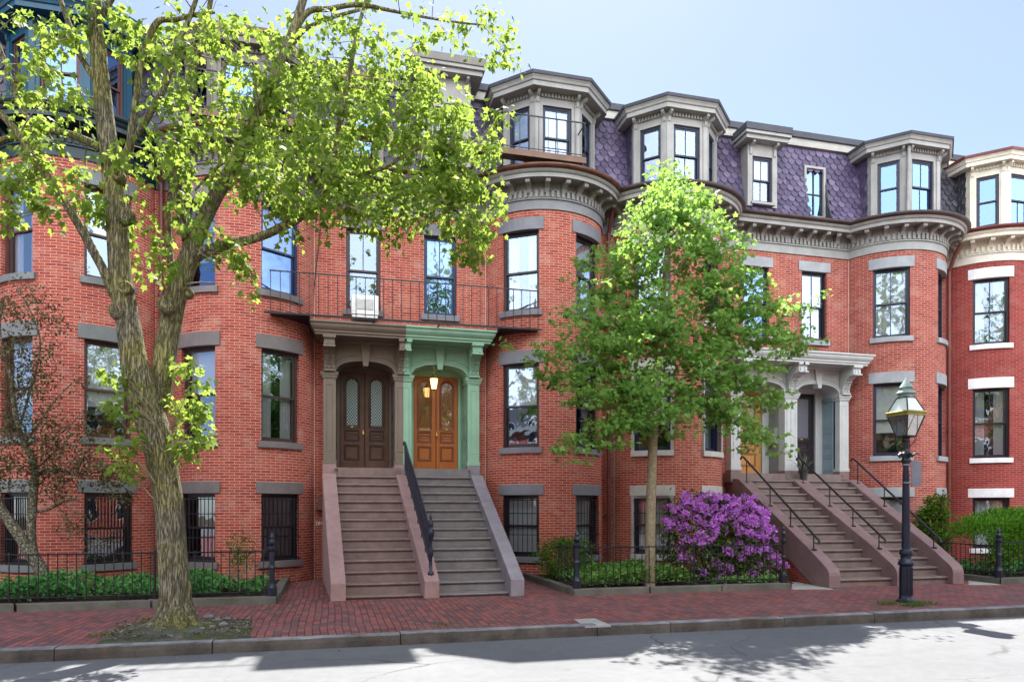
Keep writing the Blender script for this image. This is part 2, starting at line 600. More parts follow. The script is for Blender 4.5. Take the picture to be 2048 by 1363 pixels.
    M['bark'] = t.done(t.bsdf(c, .9, t.math('ADD', t.math('MULTIPLY', ridge, .8), n1), 1.0, .05, 0, .15))
    t = NT('bark_young')
    v = t.coord(scale=(1, 1, 1.8))
    n1 = t.noise(v, 16, 6, .65)
    c = t.ramp(n1, (.3, (.13, .105, .065)), (.7, (.30, .25, .16)))
    M['bark_young'] = t.done(t.bsdf(c, .8, n1, .5, .008, 0, .2))
    t = NT('bark_lichen')
    v = t.coord()
    n1 = t.noise(v, 30, 6, .7)
    c = t.ramp(n1, (.35, (.05, .042, .03)), (.52, (.11, .10, .07)), (.62, (.36, .36, .29)))
    M['bark_lichen'] = t.done(t.bsdf(c, .9, n1, .7, .01, 0, .15))


ground_mats()
# ------------------------------------------------------------------ world, light, camera
SUN_EL, SUN_AZ = math.radians(55.3), math.radians(17.5)     # azimuth from +Y towards +X


def setup_light():
    w = bpy.data.worlds.new('World')
    S.world = w
    w.use_nodes = True
    nt = w.node_tree
    nt.nodes.clear()
    out = nt.nodes.new('ShaderNodeOutputWorld')
    bg = nt.nodes.new('ShaderNodeBackground')
    sky = nt.nodes.new('ShaderNodeTexSky')
    sky.sky_type = 'NISHITA'
    sky.sun_disc = False
    sky.sun_elevation = SUN_EL
    sky.sun_rotation = SUN_AZ
    sky.air_density, sky.dust_density, sky.ozone_density = 0.74, 0.35, 2.2
    bg.inputs['Strength'].default_value = SKY_STR
    # fair-weather clouds, thin towards the sun; cover behind the camera thickened and brightened to fill the facades
    tc = nt.nodes.new('ShaderNodeTexCoord')
    mp = nt.nodes.new('ShaderNodeMapping')
    mp.inputs['Scale'].default_value = (1, 1, 2.2)
    nz = nt.nodes.new('ShaderNodeTexNoise')
    nz.inputs['Scale'].default_value = 2.6
    nz.inputs['Detail'].default_value = 7
    nz.inputs['Roughness'].default_value = .55
    sp = nt.nodes.new('ShaderNodeSeparateXYZ')
    mr = nt.nodes.new('ShaderNodeMapRange')
    for k, val in (('From Min', -.55), ('From Max', .25), ('To Min', .38), ('To Max', -.6)):
        mr.inputs[k].default_value = val
    ad = nt.nodes.new('ShaderNodeMath')
    ad.operation = 'ADD'
    rp = nt.nodes.new('ShaderNodeValToRGB')
    rp.color_ramp.elements[0].position = .56
    rp.color_ramp.elements[0].color = (.05, .05, .05, 1)
    rp.color_ramp.elements[1].position = .82
    mx = nt.nodes.new('ShaderNodeMix')
    mx.data_type = 'RGBA'
    mx.inputs[7].default_value = (*CLOUD_FILL, 1)
    L = nt.links.new
    L(tc.outputs['Generated'], mp.inputs[0])
    L(mp.outputs[0], nz.inputs['Vector'])
    L(tc.outputs['Generated'], sp.inputs[0])
    L(sp.outputs[1], mr.inputs['Value'])
    L(nz.outputs['Fac'], ad.inputs[0])
    L(mr.outputs[0], ad.inputs[1])
    L(ad.outputs[0], rp.inputs[0])
    L(rp.outputs[0], mx.inputs[0])
    L(sky.outputs[0], mx.inputs[6])
    L(mx.outputs[2], bg.inputs['Color'])
    L(bg.outputs[0], out.inputs[0])
    ld = bpy.data.lights.new('sun', 'SUN')
    ld.energy = SUN_STR
    ld.angle = math.radians(.53)
    ld.color = (1.0, .95, .86)
    lo = bpy.data.objects.new('sun', ld)
    COL.objects.link(lo)
    d = Vector((math.sin(SUN_AZ) * math.cos(SUN_EL), math.cos(SUN_AZ) * math.cos(SUN_EL), math.sin(SUN_EL)))
    lo.rotation_euler = d.to_track_quat('Z', 'Y').to_euler()
    lo.location = (0, 30, 40)
    cd = bpy.data.cameras.new('camera')
    co = bpy.data.objects.new('camera', cd)
    COL.objects.link(co)
    co.location = (0, 0, EYE)
    co.rotation_euler = (math.radians(90), 0, -YAW)
    cd.sensor_width = 36
    cd.lens = 36 * F_PX / 2048
    cd.shift_y = (Y_HOR - 681.5) / 2048
    cd.clip_end = 2000
    S.camera = co
    S.view_settings.view_transform = 'Standard'
    S.view_settings.look = 'None'
    S.view_settings.exposure = EXPOSURE
    S.view_settings.gamma = 1
    S.cycles.max_bounces = 8
    S.cycles.diffuse_bounces = 4
    S.cycles.glossy_bounces = 4
    S.cycles.transparent_max_bounces = 12
    S.cycles.transmission_bounces = 4
    S.cycles.caustics_reflective = False
    S.cycles.caustics_refractive = False
    S.cycles.sample_clamp_indirect = 6


SKY_STR, SUN_STR, EXPOSURE, CLOUD_FILL = .05, 4.7, 2.0, (24.0, 25.0, 26.5)
setup_light()

# ------------------------------------------------------------------ ground
KERB_Y0, KERB_Y1 = 9.5, 9.68


def build_ground():
    m = MB()
    m.quad((-160, -160, -.2), (160, -160, -.2), (160, 160, -.2), (-160, 160, -.2))
    tag(m.build('ground', M['soil']), None, None, kind='structure')
    m = MB()
    m.quad((-60, -1.5, ROADZ), (60, -1.5, ROADZ), (60, KERB_Y0 + .02, ROADZ), (-60, KERB_Y0 + .02, ROADZ))
    tag(m.build('road', M['asphalt'], org=(0, 0, ROADZ)), None, None, kind='structure')
    m = MB()
    m.box(-60, KERB_Y1, -.15, 60, YW + .5, 0)
    m.box(-60, -5.5, -.15, 60, -1.7, 0)
    tag(m.build('sidewalk', M['paving'], org=(0, 0, 0)), None, None, kind='structure')
    # kerb stones, one mesh per kind of ground edge
    m = MB()
    r = random.Random(3)
    xs = [at(x, 1270, KERB_Y0).x for x in (424, 801, 1195, 1342, 1570, 1749)]
    allx = [-12, -9.3, -6.9, -4.7, -3.2] + xs + [12.2, 14.4, 17.0, 20]
    for a, b in zip(allx[:-1], allx[1:]):
        dz, dy = r.uniform(-.008, .008), r.uniform(-.012, .012)
        n = 8
        top, front = [], []
        rows = []
        for i in range(n + 1):
            x = a + .006 + (b - a - .012) * i / n
            w = r.uniform(-.006, .006)
            rows.append([(x, KERB_Y0 + dy + w * .6, -.2), (x, KERB_Y0 + dy + w, -.06), (x, KERB_Y0 + dy + .008 + w, .0 + dz), (x, KERB_Y0 + dy + .02, .012 + dz), (x, KERB_Y1 - .003, .012 + dz), (x, KERB_Y1 - .003, -.15)])
        m.grid(rows)
        m.add(rows[0], [(5, 4, 3, 2, 1, 0)])
        m.add(rows[-1], [(0, 1, 2, 3, 4, 5)])
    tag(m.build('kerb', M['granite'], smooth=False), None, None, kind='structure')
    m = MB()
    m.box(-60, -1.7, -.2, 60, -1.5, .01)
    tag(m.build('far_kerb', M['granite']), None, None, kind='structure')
    # concrete slabs let into the brick
    m = MB()
    a = gp(1148, 1238); b = gp(1170, 1252); c = gp(1222, 1250); d = gp(1190, 1236)
    for p in ((a, b, c, d),):
        lo = [(q.x, q.y, .006) for q in p]
        m.add(lo + [(q[0], q[1], -.02) for q in lo], [(0, 1, 2, 3), (0, 4, 5, 1), (1, 5, 6, 2), (2, 6, 7, 3), (3, 7, 4, 0)])
    tag(m.build('pavement_patch', M['concrete']), None, None, kind='structure')
    for pts in (((1585, 1163), (1583, 1178), (1668, 1178), (1640, 1168)), ((1937, 1158), (1937, 1169), (2002, 1169), (1960, 1160))):
        m = MB()
        lo = [(gp(*q).x, gp(*q).y, .006) for q in pts]
        m.add(lo + [(q[0], q[1], -.02) for q in lo], [(0, 1, 2, 3), (0, 4, 5, 1), (1, 5, 6, 2), (2, 6, 7, 3), (3, 7, 4, 0)])
        tag(m.build('pavement_patch', M['concrete']), None, None, kind='structure')


build_ground()
# ------------------------------------------------------------------ the row houses
AXIS, PITCH, OFFX = 1.67, 10.78, 3.65
BOW_A, BOW_H = 1.56, 1.2
BOW_R = (BOW_A ** 2 + BOW_H ** 2) / (2 * BOW_H)
BOW_YC = YW - BOW_H + BOW_R
PHI_M = math.asin(BOW_A / BOW_R)
Z_EAVE = 9.72


class House:
    def __init__(s, xb0, xb1, xc, root):
        s.xb0, s.xb1, s.xc, s.root = xb0, xb1, xc, root
        s.L1 = xc - BOW_A - xb0
        s.L2 = 2 * BOW_R * PHI_M
        s.L3 = xb1 - (xc + BOW_A)
        s.L = s.L1 + s.L2 + s.L3

    def pos(s, q):
        if q <= s.L1:
            return (s.xb0 + q, YW), (0, -1)
        if q < s.L1 + s.L2:
            p = (q - s.L1) / BOW_R - PHI_M
            return (s.xc + BOW_R * math.sin(p), BOW_YC - BOW_R * math.cos(p)), (math.sin(p), -math.cos(p))
        return (s.xc + BOW_A + q - s.L1 - s.L2, YW), (0, -1)

    def s_phi(s, deg):
        return s.L1 + BOW_R * (math.radians(deg) + PHI_M)

    def s_x(s, x):
        return x - s.xb0 if x < s.xc - BOW_A + 1e-6 else s.L1 + s.L2 + x - (s.xc + BOW_A)

    def off(s, d, n=40):
        """plan curve at distance d in front of the wall: list of (x, y, nx, ny)"""
        ci = (BOW_R - BOW_H + d) / (BOW_R + d)
        pi = math.acos(ci)
        a0, a1 = -pi, pi
        lo = (s.xb0 - s.xc) / (BOW_R + d)
        hi = (s.xb1 - s.xc) / (BOW_R + d)
        if lo > math.sin(a0):
            a0 = math.asin(lo)
        if hi < math.sin(a1):
            a1 = math.asin(hi)
        xl, xr = s.xc + (BOW_R + d) * math.sin(a0), s.xc + (BOW_R + d) * math.sin(a1)
        out = []
        for k in range(3):
            out.append((s.xb0 + (xl - s.xb0) * k / 3, YW - d, 0, -1))
        for k in range(n + 1):
            p = a0 + (a1 - a0) * k / n
            out.append((s.xc + (BOW_R + d) * math.sin(p), BOW_YC - (BOW_R + d) * math.cos(p), math.sin(p), -math.cos(p)))
        for k in range(1, 4):
            out.append((xr + (s.xb1 - xr) * k / 3, YW - d, 0, -1))
        return out

    def sweep(s, prof):
        cs = {}
        rows = []
        for d, z in prof:
            if d not in cs:
                cs[d] = s.off(d)
            rows.append([(p[0], p[1], z) for p in cs[d]])
        return rows

    def along(s, d, pitch, start=None):
        """points every `pitch` along the curve at distance d"""
        c = s.off(d, 120)
        out, acc, nxt = [], 0.0, pitch * .5 if start is None else start
        for a, b in zip(c[:-1], c[1:]):
            l = math.hypot(b[0] - a[0], b[1] - a[1])
            while l > 1e-9 and nxt <= acc + l:
                t = (nxt - acc) / l
                nx, ny = a[2] * (1 - t) + b[2] * t, a[3] * (1 - t) + b[3] * t
                q = math.hypot(nx, ny)
                out.append((a[0] + (b[0] - a[0]) * t, a[1] + (b[1] - a[1]) * t, nx / q, ny / q))
                nxt += pitch
            acc += l
        return out


def frame_fn(c, n):
    tx, ty = -n[1], n[0]
    return lambda lx, ly, lz: (c[0] + tx * lx - n[0] * ly, c[1] + ty * lx - n[1] * ly, lz)


def build_wall(h, mat, z0, z1, ops, zsplit=()):
    """ops: list of dict(s0,s1,z0,z1,depth,n)"""
    ss = {0.0, h.L1, h.L1 + h.L2, h.L}
    nseg = 44
    for k in range(nseg + 1):
        ss.add(h.L1 + h.L2 * k / nseg)
    for o in ops:
        ss |= {o['s0'], o['s1']}
    ss = sorted(ss)
    q = [ss[0]]
    keep = {o[k] for o in ops for k in ('s0', 's1')}
    for v in ss[1:]:
        if v - q[-1] < .012:
            if v in keep:
                q[-1] = v
            continue
        q.append(v)
    ss = q
    zs = sorted({z0, z1} | {o[k] for o in ops for k in ('z0', 'z1')})
    m = MB()
    for a, b in zip(ss[:-1], ss[1:]):
        (ax, ay), _ = h.pos(a + 1e-7)
        (bx, by), _ = h.pos(b - 1e-7)
        for c, d in zip(zs[:-1], zs[1:]):
            sm, zm = (a + b) / 2, (c + d) / 2
            if any(o['s0'] < sm < o['s1'] and o['z0'] < zm < o['z1'] for o in ops):
                continue
            m.quad((ax, ay, c), (bx, by, c), (bx, by, d), (ax, ay, d), [(a, c), (b, c), (b, d), (a, d)])
    for o in ops:
        n, dp = o['n'], o.get('depth', .2)
        (ax, ay), _ = h.pos(o['s0'])
        (bx, by), _ = h.pos(o['s1'])
        # inner points on the plane of the frame
        mid = h.pos((o['s0'] + o['s1']) / 2)[0]
        tx, ty = -n[1], n[0]
        hw = math.hypot(bx - ax, by - ay) / 2
        cx, cy = (ax + bx) / 2 - n[0] * dp, (ay + by) / 2 - n[1] * dp
        ia, ib = (cx - tx * hw, cy - ty * hw), (cx + tx * hw, cy + ty * hw)
        c, d = o['z0'], o['z1']
        m.quad((ax, ay, c), (ia[0], ia[1], c), (ia[0], ia[1], d), (ax, ay, d), [(o['s0'], c), (o['s0'] + dp, c), (o['s0'] + dp, d), (o['s0'], d)])
        m.quad((bx, by, c), (bx, by, d), (ib[0], ib[1], d), (ib[0], ib[1], c), [(o['s1'], c), (o['s1'], d), (o['s1'] - dp, d), (o['s1'] - dp, c)])
        # head and bottom follow the curve
        pts = [h.pos(o['s0'] + (o['s1'] - o['s0']) * k / 6)[0] for k in range(7)]
        ins = [(ia[0] + (ib[0] - ia[0]) * k / 6, ia[1] + (ib[1] - ia[1]) * k / 6) for k in range(7)]
        for z in (c, d):
            m.grid([[(p[0], p[1], z) for p in pts], [(p[0], p[1], z) for p in ins]])
    return m.build('wall', mat, h.root)


def arc_block(m, h, s0, s1, z0, z1, out, inn, n=8):
    """a stone block following the wall line, standing `out` proud of it"""
    rows = []
    for k in range(n + 1):
        (x, y), nn = h.pos(s0 + (s1 - s0) * k / n)
        rows.append([(x + nn[0] * out, y + nn[1] * out, z0), (x + nn[0] * out, y + nn[1] * out, z1), (x - nn[0] * inn, y - nn[1] * inn, z1), (x - nn[0] * inn, y - nn[1] * inn, z0)])
    m.grid(rows, wrap=True)
    m.add(rows[0], [(0, 1, 2, 3)])
    m.add(rows[-1], [(3, 2, 1, 0)])


def rect_ring(m, x0, x1, z0, z1, t, y0, y1, tb=None):
    tb = t if tb is None else tb
    m.box(x0, y0, z0, x0 + t, y1, z1)
    m.box(x1 - t, y0, z0, x1, y1, z1)
    m.box(x0 + t, y0 + .002, z1 - t, x1 - t, y1, z1)
    m.box(x0 + t, y0 + .002, z0, x1 - t, y1, z0 + tb)


def make_window(root, c, n, w, z0, z1, fr, glass='glass', muntin=(0, 0), inside='dark', casing=None, bars=None, dpt=.1, split=.5, name='window', sashm=None, depth_sub=True):
    """double-hung window; returns the window object (a part of root)"""
    fn = frame_fn(c, n)
    hw = w / 2
    f = MB(fn)
    ct = .055
    rect_ring(f, -hw, hw, z0, z1, ct, dpt, dpt + .12, .05)
    f.cur = 1 if sashm else 0
    zi0, zi1 = z0 + .05, z1 - ct
    zm = zi0 + (zi1 - zi0) * split
    st = .042
    # upper sash outside, lower sash behind it
    rect_ring(f, -hw + ct, hw - ct, zm - .02, zi1, st, dpt + .025, dpt + .06, .045)
    rect_ring(f, -hw + ct, hw - ct, zi0, zm + .018, st, dpt + .065, dpt + .1, .07)
    xs0, xs1 = -hw + ct + st, hw - ct - st
    for k, (a, b, yy) in ((muntin[0], (zm + .02, zi1 - st, dpt + .03)), (muntin[1], (zi0 + .06, zm - .01, dpt + .07))):
        for j in range(k):
            x = xs0 + (xs1 - xs0) * (j + 1) / (k + 1)
            f.box(x - .011, yy, a, x + .011, yy + .022, b)
    mats = [M[fr], M[sashm]] if sashm else M[fr]
    wo = f.build(name, mats, root)
    g = MB(fn)
    g.quad((xs0 - .01, dpt + .045, zm + .01), (xs1 + .01, dpt + .045, zm + .01), (xs1 + .01, dpt + .045, zi1 - .02), (xs0 - .01, dpt + .045, zi1 - .02))
    g.quad((xs0 - .01, dpt + .085, zi0 + .03), (xs1 + .01, dpt + .085, zi0 + .03), (xs1 + .01, dpt + .085, zm), (xs0 - .01, dpt + .085, zm))
    g.build('pane', M[glass], wo)
    r = random.Random(int(c[0] * 100 + z0 * 7))
    if inside in ('curtain', 'curtains', 'shade', 'blind', 'half'):
        k = MB(fn)
        if inside in ('curtain', 'curtains'):
            spans = [(xs0, xs1)] if inside == 'curtain' else [(xs0, xs0 + (xs1 - xs0) * .34), (xs1 - (xs1 - xs0) * .34, xs1)]
            for a, b in spans:
                nn = 28
                rows = []
                for z in (zi0, (zi0 + zi1) / 2, zi1):
                    rows.append([(a + (b - a) * i / nn, dpt + .14 + .022 * math.sin(i * 1.35 + r.random() * .5) + .008 * math.sin(i * .6), z) for i in range(nn + 1)])
                k.grid(rows)
            k.build('curtain', M['curtain'], wo, smooth=True)
        else:
            zb = {'shade': zm + .02, 'half': zm - .35, 'blind': zi0 + .02}[inside]
            if inside == 'blind':
                z = zb
                while z < zi1:
                    k.quad((xs0, dpt + .115, z), (xs1, dpt + .115, z), (xs1, dpt + .13, z + .024), (xs0, dpt + .13, z + .024))
                    z += .028
            else:
                k.box(xs0, dpt + .115, zb, xs1, dpt + .12, zi1)
            k.build('blind', M['blind'], wo)
    if casing:
        k = MB(fn)
        rect_ring(k, -hw - .07, hw + .07, z0, z1 + .0, .07, -.02, dpt + .02, .01)
        k.build('casing', M[casing], wo)
    if bars:
        k = MB(fn)
        nb, y = bars, -.035
        for i in range(nb):
            x = -hw + .04 + (w - .08) * i / (nb - 1)
            k.tube([(x, y, z0 + .03), (x, y, z1 - .1)], .0085, 6)
        for z in (z0 + .05, z0 + (z1 - z0) * .36, z0 + (z1 - z0) * .7, z1 - .13):
            k.box(-hw - .02, y - .004, z - .008, hw + .02, y + .016, z + .008)
        for x in (-hw, hw):
            k.box(x - .01, y - .01, z0 + .04, x + .01, .12, z0 + .07)
        k.build('security_bars', M['iron'], wo)
    return wo


def window_opening(h, s0, s1, z0, z1):
    (ax, ay), _ = h.pos(s0)
    (bx, by), _ = h.pos(s1)
    l = math.hypot(bx - ax, by - ay)
    n = ((by - ay) / l, -(bx - ax) / l)
    return dict(s0=s0, s1=s1, z0=z0, z1=z1, n=n, c=((ax + bx) / 2, (ay + by) / 2), w=l, depth=.26)


def lintel_sill(h, wo, o, mat_l, mat_s, lz=.27, ext=.11, sz=.13, arch=False):
    m = MB()
    if arch:
        n = 12
        rows = []
        s0, s1 = o['s0'] - .1, o['s1'] + .1
        for k in range(n + 1):
            t = k / n
            (x, y), nn = h.pos(s0 + (s1 - s0) * t)
            b = o['z1'] - .06 + .1 * (1 - (2 * t - 1) ** 2) - (.12 if k in (0, n) else 0)
            tp = o['z1'] + .16 + .14 * (1 - (2 * t - 1) ** 2)
            rows.append([(x + nn[0] * .035, y + nn[1] * .035, b), (x + nn[0] * .035, y + nn[1] * .035, tp), (x - nn[0] * .12, y - nn[1] * .12, tp), (x - nn[0] * .12, y - nn[1] * .12, b)])
        m.grid(rows, wrap=True)
        m.add(rows[0], [(0, 1, 2, 3)])
        m.add(rows[-1], [(3, 2, 1, 0)])
    else:
        arc_block(m, h, o['s0'] - ext, o['s1'] + ext, o['z1'] - .012, o['z1'] + lz, .03, .12)
    m.build('lintel', M[mat_l], wo, bevel=.008)
    m = MB()
    arc_block(m, h, o['s0'] - .07, o['s1'] + .07, o['z0'] - sz, o['z0'] + .012, .065, .14)
    m.build('sill', M[mat_s], wo, bevel=.008)


def cornice(h, mc, mf, mg, dent=True, brk=True, zt=0.0):
    """frieze, dentil course, brackets, boxed eave and gutter"""
    prof = [(0.0, 8.90), (.035, 8.90), (.035, 9.12), (.075, 9.13), (.075, 9.16), (.03, 9.165)]
    f = MB()
    f.grid(h.sweep(prof))
    f.build('frieze', M[mf], h.root)
    prof = [(.03, 9.165), (.03, 9.34), (.06, 9.345), (.06, 9.37), (.025, 9.375), (.025, 9.53), (.42, 9.53), (.42, 9.49), (.46, 9.49), (.46, 9.58), (.50, 9.60), (.53, 9.64), (.53, 9.67), (.3, 9.70)]
    f = MB()
    f.grid(h.sweep(prof))
    if dent:
        for x, y, nx, ny in h.along(.03, .128):
            t = (-ny, nx)
            w = .034
            pts = []
            for z in (9.175, 9.335):
                for o, l in ((0, -w), (0, w), (.055, w), (.055, -w)):
                    pts.append((x + nx * o + t[0] * l, y + ny * o + t[1] * l, z))
            f.add(pts, [(0, 1, 2, 3), (4, 7, 6, 5), (0, 4, 5, 1), (1, 5, 6, 2), (2, 6, 7, 3), (3, 7, 4, 0)])
    co = f.build('cornice', M[mc], h.root)
    if brk:
        pp = [(.02, 9.53), (.40, 9.53), (.40, 9.44), (.385, 9.41), (.33, 9.40), (.30, 9.43), (.2, 9.415), (.12, 9.36), (.08, 9.28), (.02, 9.27)]
        for x, y, nx, ny in h.along(.2, .45):
            b = MB(frame_fn((x - nx * .2, y - ny * .2), (nx, ny)))
            b.prism([(-a, z) for a, z in pp], 'x', -.055, .055)
            b.box(-.072, -.425, 9.495, .072, -.3, 9.532)
            b.build('bracket', M[mc], co, org=(x, y, 9.3))
    g = MB()
    prof = [(.50, 9.665), (.56, 9.66), (.60, 9.68), (.625, 9.72), (.62, 9.755), (.60, 9.76), (.59, 9.73), (.54, 9.71), (.46, 9.715)]
    g.grid(h.sweep(prof))
    for x, y, nx, ny in h.along(.6, .3):
        t = (-ny, nx)
        g.add([(x + nx * o + t[0] * l, y + ny * o + t[1] * l, z) for o, z in ((.03, 9.725), (0.0, 9.765), (-.12, 9.73)) for l in (-.012, .012)], [(0, 1, 3, 2), (2, 3, 5, 4)])
    g.build('gutter', M[mg], h.root, smooth=True)
    return co


MAN = [(17.16, 9.70), (17.28, 9.82), (17.40, 10.02), (17.50, 10.32), (17.57, 10.68), (17.63, 11.1), (17.68, 11.55), (17.73, 12.06)]


def man_y(z):
    for (y0, z0), (y1, z1) in zip(MAN[:-1], MAN[1:]):
        if z0 <= z <= z1:
            return y0 + (y1 - y0) * (z - z0) / (z1 - z0)
    return MAN[-1][0] if z > 12 else MAN[0][0]


def mansard(h, mslate, mtrim, holes=(), x0=None, x1=None):
    """concave slate roof with fish-scale tiles, a trim board and a flat top; holes: (xa, xb, ztop)"""
    x0 = h.xb0 if x0 is None else x0
    x1 = h.xb1 if x1 is None else x1
    base = MB()
    xs = sorted({x0, x1} | {q for a, b, _ in holes for q in (a, b)})
    zl = []
    for (ya, za), (yb, zb) in zip(MAN[:-1], MAN[1:]):
        zl.append((ya + .02, za))
    zl.append((MAN[-1][0] + .02, MAN[-1][1]))
    for a, b in zip(xs[:-1], xs[1:]):
        for (ya, za), (yb, zb) in zip(zl[:-1], zl[1:]):
            if any(p < (a + b) / 2 < q and (za + zb) / 2 < zt for p, q, zt in holes):
                continue
            base.quad((a, ya, za), (b, ya, za), (b, yb, zb), (a, yb, zb))
    # roof deck from the gutter back to the slates, then the flat roof and the rear of the house
    c = h.off(.47)
    base.grid([[(p[0], p[1], 9.70) for p in c], [(p[0], 17.4, 9.712) for p in c]])
    base.quad((h.xb0, MAN[-1][0], 12.1), (h.xb1, MAN[-1][0], 12.1), (h.xb1, 27, 12.15), (h.xb0, 27, 12.15))
    base.quad((h.xb0, 27, -.1), (h.xb1, 27, -.1), (h.xb1, 27, 12.15), (h.xb0, 27, 12.15))
    for x in (h.xb0 + .02, h.xb1 - .02):
        base.quad((x, YW + .3, -.1), (x, 27, -.1), (x, 27, 12.1), (x, YW + .3, 12.1))
    ro = base.build('roof', M['roof_flat'], h.root)
    t = MB()
    # arc length along the mansard profile
    acc = [0]
    for (ya, za), (yb, zb) in zip(MAN[:-1], MAN[1:]):
        acc.append(acc[-1] + math.hypot(yb - ya, zb - za))

    def P(q):
        for i in range(len(MAN) - 1):
            if q <= acc[i + 1] or i == len(MAN) - 2:
                u = (q - acc[i]) / (acc[i + 1] - acc[i])
                return MAN[i][0] + (MAN[i + 1][0] - MAN[i][0]) * u, MAN[i][1] + (MAN[i + 1][1] - MAN[i][1]) * u
    expo, tw = .165, .235
    r = random.Random(int(h.xc * 10))
    row, q = 0, acc[-1]
    while q > .1:
        qb = max(0.02, q - expo * 1.55)
        ya, za = P(q)
        ym, zmid = P(qb + (q - qb) * .55)
        yb, zb = P(qb)
        x = x0 + (tw / 2 if row % 2 else 0) - tw / 2
        while x < x1 + tw / 2:
            a, b = max(x + .006, x0), min(x + tw - .006, x1)
            cx = x + tw / 2
            if b - a > .03 and not any(p < cx < w_ and za < zt + .1 for p, w_, zt in holes):
                lift = .026 + r.uniform(0, .012)
                pts = [(a, ya, za), (b, ya, za), (b, ym - lift * .7, zmid)]
                for k in range(1, 7):
                    an = math.pi * k / 7
                    pts.append((min(max(cx + tw * .49 * math.cos(an), a), b), yb + (ym - yb) * (1 - math.sin(an)) - lift, zb + (zmid - zb) * (1 - math.sin(an))))
                pts.append((a, ym - lift * .7, zmid))
                t.add(pts, [tuple(range(len(pts)))])
            x += tw
        q -= expo
        row += 1
    t.build('slates', M[mslate], ro)
    b = MB()
    y = MAN[-1][0]
    b.box(h.xb0, y - .10, 12.03, h.xb1, y + .1, 12.24)
    b.build('eave_board', M[mtrim], ro)
    b = MB()
    b.box(h.xb0, y - .16, 12.24, h.xb1, y + .3, 12.42)
    b.build('parapet_cap', M['roof_cap'], ro, bevel=.015)
    return ro


def offset_poly(pts, d):
    """open polyline moved outwards (to the right of travel) by d with mitred corners"""
    lines = []
    for a, b in zip(pts[:-1], pts[1:]):
        l = math.hypot(b[0] - a[0], b[1] - a[1])
        n = ((b[1] - a[1]) / l, -(b[0] - a[0]) / l)
        lines.append(((a[0] + n[0] * d, a[1] + n[1] * d), (b[0] + n[0] * d, b[1] + n[1] * d)))
    out = [lines[0][0]]
    for (p, q), (r_, s_) in zip(lines[:-1], lines[1:]):
        x1, y1, x2, y2, x3, y3, x4, y4 = *p, *q, *r_, *s_
        den = (x1 - x2) * (y3 - y4) - (y1 - y2) * (x3 - x4)
        t = ((x1 - x3) * (y3 - y4) - (y1 - y3) * (x3 - x4)) / den
        out.append((x1 + t * (x2 - x1), y1 + t * (y2 - y1)))
    out.append(lines[-1][1])
    return out


